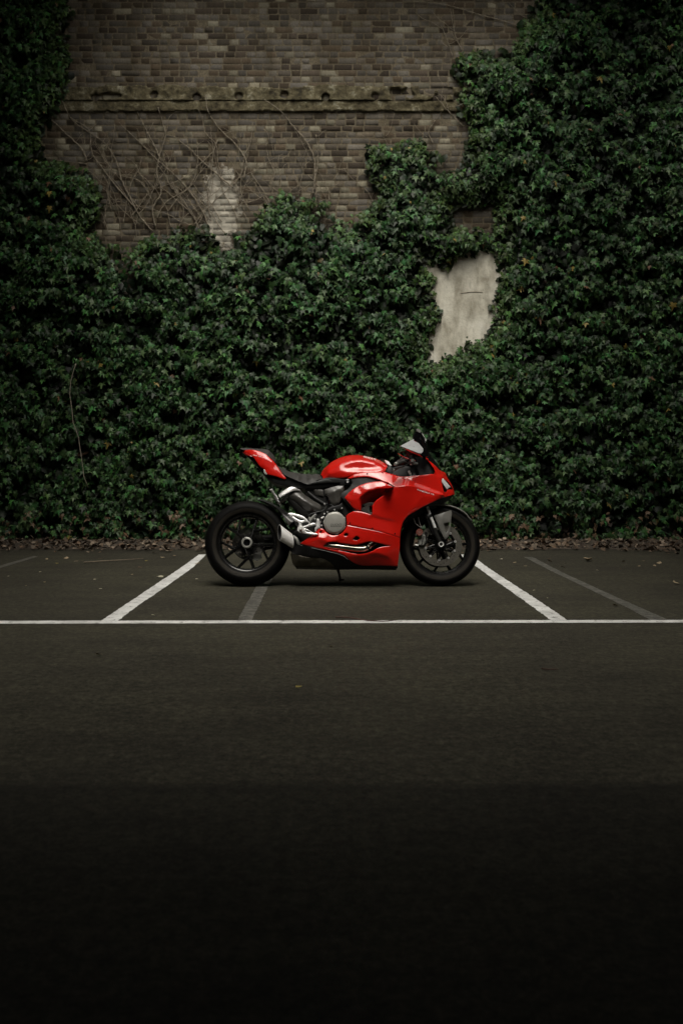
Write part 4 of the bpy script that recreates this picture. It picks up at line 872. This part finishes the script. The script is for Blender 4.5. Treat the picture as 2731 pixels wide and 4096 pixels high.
def ivy_leaves(n, seed, inner):
    rg = np.random.default_rng(seed)
    x = rg.uniform(-6.0, 6.0, n); z = rg.uniform(.0, 7.6, n)
    keep = (np.abs(x) < 4.6) | (rg.random(n) < .6); x, z = x[keep], z[keep]
    q = np.stack([x, z], 1); sd = np.minimum(np.minimum(sdist(q, ex), sdist(q, pa)), sdist(q, nk))
    sd = sd + (fbm(x * 5, z * 5, 61) - .5) * .16
    clump = fbm(x * 4.2, z * 5.6, 71, 3); fineC = vnoise(x * 9, z * 11, 77)
    T = .05 + np.clip(sd / .45, 0, 1) ** .7 * (.13 + .09 * vnoise(x * .8, z * .9, 81) + .12 * np.clip(clump - .3, 0, 1) + .08 * fineC)
    p = np.clip((sd + .03) / .10, 0, 1) * np.where(inner, 1.0, np.clip((clump - .36) * 5.0, .07, 1) * np.clip((fineC - .12) * 3.2, .15, 1))
    for t in thin: p *= np.where(sdist(q, t) < 0, .10, 1)
    ok = rg.random(len(x)) < p; x, z, T, sd, clump = x[ok], z[ok], T[ok], sd[ok], clump[ok]; m = len(x)
    dep = T * (rg.uniform(.15, .6, m) if inner else (1 - .30 * rg.random(m) ** 1.3))
    y = YW - .02 - dep
    size = np.clip(rg.normal(.057, .016, m), .026, .11) * np.where(sd < .15, .85, 1)
    if inner: size *= 1.25
    # lobed outline, tip down: (across, along)
    out = np.array([(0, 0), (.20, -.15), (.50, -.06), (.29, .20), (.60, .44), (.20, .46), (0, 1.12), (-.20, .46), (-.60, .44), (-.29, .20), (-.50, -.06), (-.20, -.15)]); out[:, 1] -= .1
    if inner: out = out[[0, 2, 4, 6, 8, 10]]
    nb = len(out); ctr = np.array([(0, .22)])
    prof = np.concatenate([out, ctr]); zh = np.concatenate([np.where(np.abs(out[:, 0]) > .3, -.10, .0) - .16 * np.clip(out[:, 1], 0, 1) ** 2, [.06]])
    pitch = rg.normal(.38, .36, m); yaw = rg.normal(0, .5, m); roll = rg.normal(0, .42, m)
    # normal: outward (-y) tilted up by pitch; tip direction down along the blade
    nrm = np.stack([np.sin(yaw) * np.cos(pitch), -np.cos(yaw) * np.cos(pitch), np.sin(pitch)], 1)
    dn = np.stack([np.zeros(m), np.zeros(m), -np.ones(m)], 1); dn -= nrm * (dn * nrm).sum(1)[:, None]; dn /= np.linalg.norm(dn, axis=1)[:, None]
    sd_ = np.cross(nrm, dn); ca, sa = np.cos(roll)[:, None], np.sin(roll)[:, None]; tip, acr = dn * ca + sd_ * sa, sd_ * ca - dn * sa
    w = size * rg.uniform(.8, 1.1, m); fold = rg.uniform(.5, 1.6, m)
    V = np.stack([x, y, z], 1)[:, None, :] + acr[:, None, :] * (prof[None, :, 0, None] * w[:, None, None]) + tip[:, None, :] * (prof[None, :, 1, None] * size[:, None, None]) + nrm[:, None, :] * (zh[None, :, None] * (size * fold)[:, None, None])
    V[:, :, 2] = np.maximum(V[:, :, 2], .01); k = nb + 1
    tri = np.array([(nb, i, (i + 1) % nb) for i in range(nb)]); idx = (np.arange(m)[:, None, None] * k + tri[None]).reshape(-1)
    u = rg.random(m); g = np.stack([.021 + .014 * rg.random(m), .052 + .028 * rg.random(m), .017 + .009 * rg.random(m)], 1) * rg.choice([.32, .7, 1.1, 2.0], m, p=[.27, .33, .24, .16])[:, None]
    yl = np.clip((.3 - sd) / .3, 0, 1) * .55 * rg.random(m); g = g * (1 - yl[:, None]) + np.array([.10, .14, .035]) * yl[:, None]
    lt = u > .93; g[lt] = np.array([.075, .12, .05]) * rg.uniform(.7, 1.1, (lt.sum(), 1))
    ye = (u > .86) & (u < .864); g[ye] = np.array([.20, .15, .04]); br = (u > .875) & (u < .879); g[br] = np.array([.13, .075, .045])
    lowb = (z < .35) & (rg.random(m) < .16); g[lowb] = np.array([.12, .08, .05])
    return V.reshape(-1, 3), idx, np.repeat(g, k, 0)
def leaf_mat(name, gloss=.44):
    k = NT(name); b = k.b; at = k.n('ShaderNodeAttribute'); at.attribute_name = 'tint'
    c = k.mix(.5, at.outputs['Color'], k.ramp(k.noise(60, 2), [(.3, (.7, .7, .7)), (.7, (1.3, 1.3, 1.3))]), 'MULTIPLY')
    k.l(c, b.inputs['Base Color']); b.inputs['Roughness'].default_value = gloss; b.inputs['Specular IOR Level'].default_value = .2
    return k.m
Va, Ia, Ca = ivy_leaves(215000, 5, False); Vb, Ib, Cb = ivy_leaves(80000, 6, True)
Vi = np.concatenate([Va, Vb]); Ii = np.concatenate([Ia, Ib + len(Va)]); Ci = np.concatenate([Ca, Cb * .25])  # inner leaf colour cut down to stand for shade in the gaps
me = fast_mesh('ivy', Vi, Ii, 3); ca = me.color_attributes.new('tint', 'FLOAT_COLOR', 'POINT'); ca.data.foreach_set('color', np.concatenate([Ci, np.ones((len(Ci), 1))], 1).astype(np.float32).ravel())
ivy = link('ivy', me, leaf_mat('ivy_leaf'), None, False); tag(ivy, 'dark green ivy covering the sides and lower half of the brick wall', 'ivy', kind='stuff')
print('ivy leaves', len(Ia) // 36 + len(Ib) // 18)

# bare climbing stems on the exposed brick
def stem_mat():
    k = NT('bare_stem'); k.l(k.ramp(k.noise(30, 4), [(.3, (.095, .078, .055)), (.7, (.30, .255, .19))]), k.b.inputs['Base Color']); k.b.inputs['Roughness'].default_value = .9; return k.m
stm = stem_mat()
tl_ = lambda L: [(x / 1.148, y / 1.148) for x, y in L]; tr_ = lambda L: [(1366 + x / 1.149, y / 1.149) for x, y in L]
stems = [tl_(L) for L in ([(285, 460), (330, 545), (400, 600), (480, 655), (530, 730), (560, 830), (600, 910), (640, 990), (700, 1060)], [(225, 535), (300, 610), (380, 690), (400, 740)], [(330, 540), (410, 600), (420, 690), (470, 770), (530, 850), (620, 950)],
    [(545, 560), (640, 650), (720, 730), (800, 800), (880, 890), (940, 990), (960, 1060)], [(725, 490), (740, 540), (760, 620), (740, 690), (720, 790), (740, 880), (700, 960), (715, 1040)], [(800, 625), (870, 680), (930, 740), (1010, 810), (1070, 860)],
    [(940, 430), (960, 520), (1010, 590), (1080, 660), (1130, 740), (1120, 820)], [(1215, 455), (1290, 510), (1340, 570), (1400, 640), (1440, 720), (1445, 800), (1435, 890)], [(1340, 570), (1390, 660), (1430, 740)], [(1070, 860), (1110, 930), (1130, 1010)],
    [(930, 530), (940, 600), (990, 660), (1000, 740), (1020, 830)], [(630, 510), (680, 610), (720, 690), (740, 740)], [(205, 720), (300, 740), (400, 750)], [(690, 870), (760, 850), (850, 810), (930, 740), (980, 690), (1000, 640)], [(430, 820), (500, 890), (560, 960), (640, 1030)],
    [(1220, 640), (1230, 720), (1260, 800), (1240, 850)], [(1160, 560), (1150, 650), (1120, 720), (1110, 790), (1070, 850)], [(440, 740), (540, 800), (640, 830), (700, 920)], [(560, 1100), (545, 980), (520, 880), (470, 800)], [(1350, 700), (1390, 790), (1370, 860)])]
stems += [tr_(L) for L in ([(300, 0), (480, 20), (620, 60), (760, 100), (850, 130)], [(400, 90), (470, 140), (490, 200), (510, 260)], [(500, 40), (520, 150), (550, 230)], [(430, 440), (500, 520), (560, 580)], [(10, 770), (60, 830), (120, 880), (145, 930)], [(430, 550), (400, 600), (420, 660)], [(760, 0), (830, 70), (900, 90)], [(180, 590), (200, 640), (230, 700)])]
rg = random.Random(11)
for i in range(40):
    x = rg.uniform(430, 1480) / 1.148; y = rg.uniform(960, 1090) / 1.148; L = [(x, y)]; a = rg.uniform(-.7, .7)
    for k in range(rg.randint(4, 8)): a += rg.uniform(-.35, .35); x += math.sin(a) * 48; y -= math.cos(a) * rg.uniform(35, 55); L.append((x, y))
    L.reverse(); stems.append([p for p in L if p[1] > 440] if L[-1][1] > 440 else L)
for i, L in enumerate(stems):
    if len(L) < 2: continue
    L = [tuple(q[:2]) for q in dens([(a, b, 0) for a, b in L], False, 9, 80)]
    n = len(L); path = [on_y(a + rg.uniform(-1.6, 1.6), b + rg.uniform(-1.2, 1.2), YW - .02 - (.10 if zb - .03 < on_y(a, b, YW).z < zt else 0) - .008 * rg.random()) for a, b in L]
    big = i < 8; r1 = (.0095 if big else rg.uniform(.0035, .0075))
    parts = [tube_data(path, [r1 * (.45 + .55 * k / (n - 1)) for k in range(n)], 5)]
    for b in range(rg.randint(1, 4)):
        j = rg.randint(0, n - 2); p = path[j].copy(); tw = [p.copy()]; a = rg.uniform(-1.2, 1.2)
        for k in range(rg.randint(3, 7)): a += rg.uniform(-.5, .5); p = p + Vector((math.sin(a) * .05, rg.uniform(-.004, .003), math.cos(a) * .05)); tw.append(p.copy())
        parts.append(tube_data(tw, [.003 * (1 - .5 * k / len(tw)) for k in range(len(tw))], 4))
    o = link('bare_vine', mesh('bare_vine', *join(*parts)), stm)
    if i == 7: tag(o, 'thick bare stem running down from the stone band, right of the pale flaking patch', 'vine', 'bare vine stems on the brickwork')
    elif i == 20: tag(o, 'long bare stem arching across the bricks at the top right towards the ivy', 'vine', 'bare vine stems on the brickwork')
    else: tag(o, 'thin bare brown climbing stem clinging to the exposed bricks', 'vine', 'bare vine stems on the brickwork')
hang = [(x / 1.148, 1000 + y / 1.148) for x, y in ((350, 520), (340, 545), (325, 600), (320, 660), (330, 730), (335, 790), (360, 860), (375, 960), (385, 1040), (405, 1090))]
o = link('hanging_tendril', mesh('hanging_tendril', *tube_data([on_y(a, b, YW - .50) for a, b in hang], .005, 5)), simple('pale_stem', (.20, .18, .14), .8)); tag(o, 'long pale tendril hanging in front of the ivy, left of the motorcycle', 'vine')

# ------------------------------------------------------------------ leaf litter, loose leaves, twigs
def litter_leaves(x, y, z, size, rg, lift=.5):
    m = len(x); out = np.array([(0, -.5), (.28, -.3), (.42, .0), (.25, .3), (0, .55), (-.25, .3), (-.42, .0), (-.28, -.3)]); prof = np.concatenate([out, [(0, 0)]]); k = 9
    th, al, be = rg.uniform(0, 6.28, m), rg.normal(0, lift, m), rg.normal(0, lift, m); cu = rg.uniform(-.5, .9, m)
    u = prof[None, :, 0] * size[:, None]; v = prof[None, :, 1] * size[:, None]; h = cu[:, None] * (prof[None, :, 0] ** 2 + .6 * prof[None, :, 1] ** 2) * size[:, None] * 1.6
    h = h + u * np.tan(np.clip(al, -1.1, 1.1))[:, None] + v * np.tan(np.clip(be, -1.1, 1.1))[:, None]; h += rg.normal(0, .06, (m, k)) * size[:, None]
    X = u * np.cos(th)[:, None] - v * np.sin(th)[:, None] + x[:, None]; Yy = u * np.sin(th)[:, None] + v * np.cos(th)[:, None] + y[:, None]
    h = h - h.min(1)[:, None]; Z = h + z[:, None]; V = np.stack([X, Yy, Z], -1).reshape(-1, 3)
    tri = np.array([(8, i, (i + 1) % 8) for i in range(8)]); idx = (np.arange(m)[:, None, None] * k + tri[None]).reshape(-1); return V, idx, k
m = 5200; lr = np.random.default_rng(21)
lx = lr.uniform(-5.8, 5.8, m); ey = on_ground(1365, 2216).y
ly = ey + .06 + (lr.random(m) ** .8) * (YW - .2 - ey) + (vnoise(lx * 2.5, lx * 0, 91) - .35) * .42 + (vnoise(lx * 9, lx * 0, 93) - .5) * .22 - np.where(lr.random(m) < .05, lr.random(m) * .55, 0); ly = np.minimum(ly, YW - .15)
lz = .0045 + .035 * np.clip((ly - ey) / 1.0, 0, 1) * lr.random(m) + .008 * lr.random(m)
V, idx, k = litter_leaves(lx, ly, lz, lr.uniform(.028, .066, m), lr, .30)
cc_ = np.array([(.15, .105, .072), (.20, .155, .115), (.10, .07, .048), (.26, .205, .155), (.065, .047, .034), (.13, .085, .055)])[lr.integers(0, 6, m)] * lr.uniform(.3, 1.1, (m, 1))
me = fast_mesh('leaf_litter', V, idx, 3); ca = me.color_attributes.new('tint', 'FLOAT_COLOR', 'POINT'); ca.data.foreach_set('color', np.concatenate([np.repeat(cc_, k, 0), np.ones((m * k, 1))], 1).astype(np.float32).ravel())
dry = leaf_mat('dry_leaf', .75)
lit = link('leaf_litter', me, dry, None, False); tag(lit, 'brown dry leaves heaped along the foot of the ivy wall', 'leaf litter', kind='stuff')
soilm = simple('leaf_mould', (.045, .034, .024), .95, var=.4, nscale=25)
xs = np.arange(-6, 6.01, .1); V = []; Fc = []
for i, x in enumerate(xs):
    e = ey + .34 + .16 * float(vnoise(x * 2.5, 0, 91)) ; V += [(x, e, .004), (x, e + .25, .012), (x, e + .7, .03), (x, YW + .02, .04)]
for i in range(len(xs) - 1):
    for j in range(3): a = i * 4 + j; Fc.append((a, a + 4, a + 5, a + 1))
so_ = link('soil_strip', mesh('soil_strip', V, [tuple(reversed(f)) for f in Fc]), soilm); tag(so_, kind='structure')
bmx = bmesh.new(); bmx.from_mesh(so_.data)
for f in bmx.faces:
    if f.normal.z < 0: f.normal_flip()
bmx.to_mesh(so_.data); bmx.free()

def one_leaf(seed, col):
    r_ = np.random.default_rng(seed); V, idx, k = litter_leaves(np.zeros(1), np.zeros(1), np.zeros(1), np.ones(1), r_, .07)
    V[:, 2] -= V[:, 2].min(); me = fast_mesh('fallen_leaf', V, idx, 3); ca = me.color_attributes.new('tint', 'FLOAT_COLOR', 'POINT'); ca.data.foreach_set('color', np.tile(np.array([*col, 1], np.float32), k)); me.materials.append(dry); return me
lm = {'tan': [one_leaf(s, (.27, .215, .14)) for s in (1, 2, 3)], 'pale': [one_leaf(s, (.33, .31, .23)) for s in (4, 5)], 'yellow': [one_leaf(s, (.24, .20, .06)) for s in (6, 7)], 'dark': [one_leaf(s, (.07, .05, .035)) for s in (8, 9, 10)]}
def put(px, py, size, kind, label=None, rot=None):
    o = bpy.data.objects.new('fallen_leaf', random.choice(lm[kind])); COL.objects.link(o); p = on_ground(px, py, .0045); o.location = p; o.scale = (size * .8,) * 3; o.rotation_euler = (0, 0, random.uniform(0, 6.28) if rot is None else rot)
    lab = {'tan': 'small tan dry leaf lying on the asphalt near the leaf litter', 'pale': 'small pale curled leaf lying on the bay asphalt', 'yellow': 'small yellowish leaf lying on the bay asphalt', 'dark': 'small dark shrivelled leaf lying on the bay asphalt'}[kind]
    tag(o, label or lab, 'leaf', 'fallen leaves on the asphalt'); return o
l1 = lambda x, y: (x / 1.742, 2000 + y / 1.742); r1_ = lambda x, y: (1831 + x / 1.742, 2000 + y / 1.742)
put(*l1(1115, 537), .075, 'pale', 'pale leaf lying just left of the bright left bay line'); put(*l1(395, 442), .055, 'yellow', 'yellow leaf on the asphalt below the left leaf litter'); put(*l1(1018, 424), .045, 'yellow', 'yellow green leaf at the right end of the grey twig')
for x, y, s, kd in ((460, 410, .06, 'tan'), (530, 428, .05, 'tan'), (325, 415, .04, 'tan'), (1135, 402, .07, 'tan'), (1215, 394, .05, 'tan'), (575, 425, .04, 'dark'), (975, 472, .06, 'dark'), (920, 520, .03, 'tan'), (700, 622, .035, 'pale'), (60, 532, .03, 'pale'), (660, 555, .03, 'pale'), (1375, 443, .06, 'tan'), (1370, 552, .03, 'pale'), (700, 410, .06, 'dark'), (410, 485, .04, 'dark'), (1065, 805, .03, 'pale'), (280, 503, .03, 'pale'), (180, 600, .025, 'tan'), (310, 576, .03, 'tan'), (10, 562, .03, 'dark')): put(*l1(x, y), s, kd)
for x, y, s, kd in ((300, 415, .045, 'pale'), (395, 437, .05, 'tan'), (470, 462, .05, 'tan'), (645, 430, .06, 'tan'), (735, 472, .06, 'tan'), (970, 492, .03, 'pale'), (750, 443, .035, 'dark'), (848, 512, .03, 'dark'), (1155, 432, .05, 'tan'), (1262, 462, .045, 'tan'), (1370, 461, .04, 'tan'), (1400, 444, .06, 'tan'), (1130, 481, .03, 'dark'), (1100, 740, .05, 'tan'), (530, 630, .03, 'pale'), (625, 684, .02, 'pale'), (1070, 644, .025, 'dark'), (1290, 425, .04, 'tan'), (635, 410, .05, 'dark')): put(*r1_(x, y), s, kd)
put(*r1_(1520, 584), .075, 'tan', 'curled tan leaf alone on the asphalt at the far right'); put(*r1_(905, 425), .13, 'tan', 'large curled tan leaf at the edge of the right leaf litter', .4)
c15 = lambda x, y: (x * 1.7417, y * 1.7417)
put(*c15(228, 1505), .045, 'tan', 'pale leaf on the dark asphalt below the long white line, leftmost'); put(*c15(686, 1577), .040, 'yellow', 'yellowish leaf on the dark asphalt, nearest to the viewer'); put(*c15(762, 1487), .030, 'tan', 'small tan leaf on the asphalt just below the long white line')
def twig(name, pts, r, mat, label, z=.008):
    path = [on_ground(a, b, z + (dz if False else 0)) for a, b in pts]; path = [p + Vector((0, 0, r)) for p in path]; n = len(path)
    o = link(name, mesh(name, *tube_data(path, [r * (1 - .5 * k / (n - 1)) for k in range(n)], 6)), mat); tag(o, label, 'twig'); return o
tw = simple('twig_bark', (.16, .13, .095), .9, var=.3); tw2 = simple('red_twig', (.07, .035, .025), .8)
twig('twig', [l1(585, 440), l1(700, 432), l1(820, 425), l1(1000, 412)], .007, tw, 'straight grey twig lying on the asphalt left of the motorcycle')
br = [on_y(*l1(a, b), YW - .75) for a, b in ((600, 372), (680, 340), (745, 304), (800, 312), (865, 335))]
o = link('branch', mesh('branch', *tube_data(br, [.016, .014, .013, .010, .007], 7)), tw); tag(o, 'bent fallen branch resting on the leaf litter at the left', 'branch')
twig('twig', [c15(770, 1419), c15(800, 1420), c15(845, 1427), c15(880, 1429), c15(910, 1426)], .0045, tw2, 'thin dark red twig lying across the long white line')
twig('twig', [c15(1243, 1538), c15(1262, 1540), c15(1282, 1539)], .004, tw2, 'short dark twig on the asphalt at the right, below the white line', .005)

# ------------------------------------------------------------------ unseen blockers added to darken the foreground, sides and reflections
conc = simple('concrete', (.16, .155, .145), .9, nscale=3)
def block(name, label, cat, x0, x1, y0, y1, z0, z1, mat):
    V = [(x, y, z) for z in (z0, z1) for x, y in ((x0, y0), (x1, y0), (x1, y1), (x0, y1))]
    o = link(name, mesh(name, V, [(3, 2, 1, 0), (4, 5, 6, 7), (0, 1, 5, 4), (1, 2, 6, 5), (2, 3, 7, 6), (3, 0, 4, 7)]), mat, None, False); tag(o, label, cat); return o
dark = simple('blocker_dark', (.022, .021, .018), .95, nscale=3)  # near-black so the added blockers bounce little light
block('overhead_blocker', 'unseen dark slab added to shade the near asphalt', 'overhead_blocker', -6, 6, -9, 2.35, 2.3, 2.8, dark)  # invented overhead slab, put in to black out the foreground
block('rear_blocker', 'unseen dark block added behind the viewer to darken reflections', 'blocker', -6, 6, -9, 1.7, 2.802, 6.6, dark)  # added mass that keeps sky out of reflections in upright panels
block('back_blocker', 'unseen dark wall added to close off light from behind', 'wall', -6, 6, -9.3, -9.002, 0, 6.6, dark)  # invented back closure, keeps light out below the slab
block('top_blocker', 'unseen dark slab added to shade the top of the brickwork', 'top_blocker', -4.85, 4.85, YW - .75, YW - .02, 6.75, 7.1, dark)  # added only to dim the upper bricks
block('edge_blocker', 'unseen dark slab added to shade the left edge', 'edge_blocker', -4.85, -2.4, 1.75, YW - .8, 6.75, 6.95, dark)  # made up to darken the ivy at the left edge
block('edge_blocker', 'unseen dark slab added to shade the right edge', 'edge_blocker', 2.2, 4.85, 1.75, 9.1, 6.75, 6.95, dark)  # made up to darken the ivy at the right edge
block('edge_blocker', 'short unseen slab added to shade the far right ivy', 'edge_blocker', 2.2, 4.85, 10.3, YW - .8, 6.75, 6.95, dark)  # added shade piece; the gap before it lets sky reflect in the fairing
block('gap_blocker', 'unseen dark slab added to narrow the sky gap on the right', 'gap_slab', 2.2, 3.1, 9.102, 10.298, 6.76, 6.94, dark)  # invented filler that trims the opening between the right slabs
for sg, lab in ((-1, 'left'), (1, 'right')):
    w = wall('side_blocker', 'unseen brick side wall added to darken the edge on the ' + lab, 0, 7.6, 9.0 if sg < 0 else 6.6, 31 + sg); w.rotation_euler = (0, 0, -sg * R(90)); w.location = (sg * 4.9, 11.5 if sg > 0 else 3.9, 0)  # invented side walls, set there to darken left and right
    block('passage_blocker', 'unseen dark wall added to stop side light on the ' + lab, 'wall', *sorted((sg * 5.0, sg * 5.3)), -8.99, 3.9, 0, 7.5, dark)  # added to block stray side light from the near ground
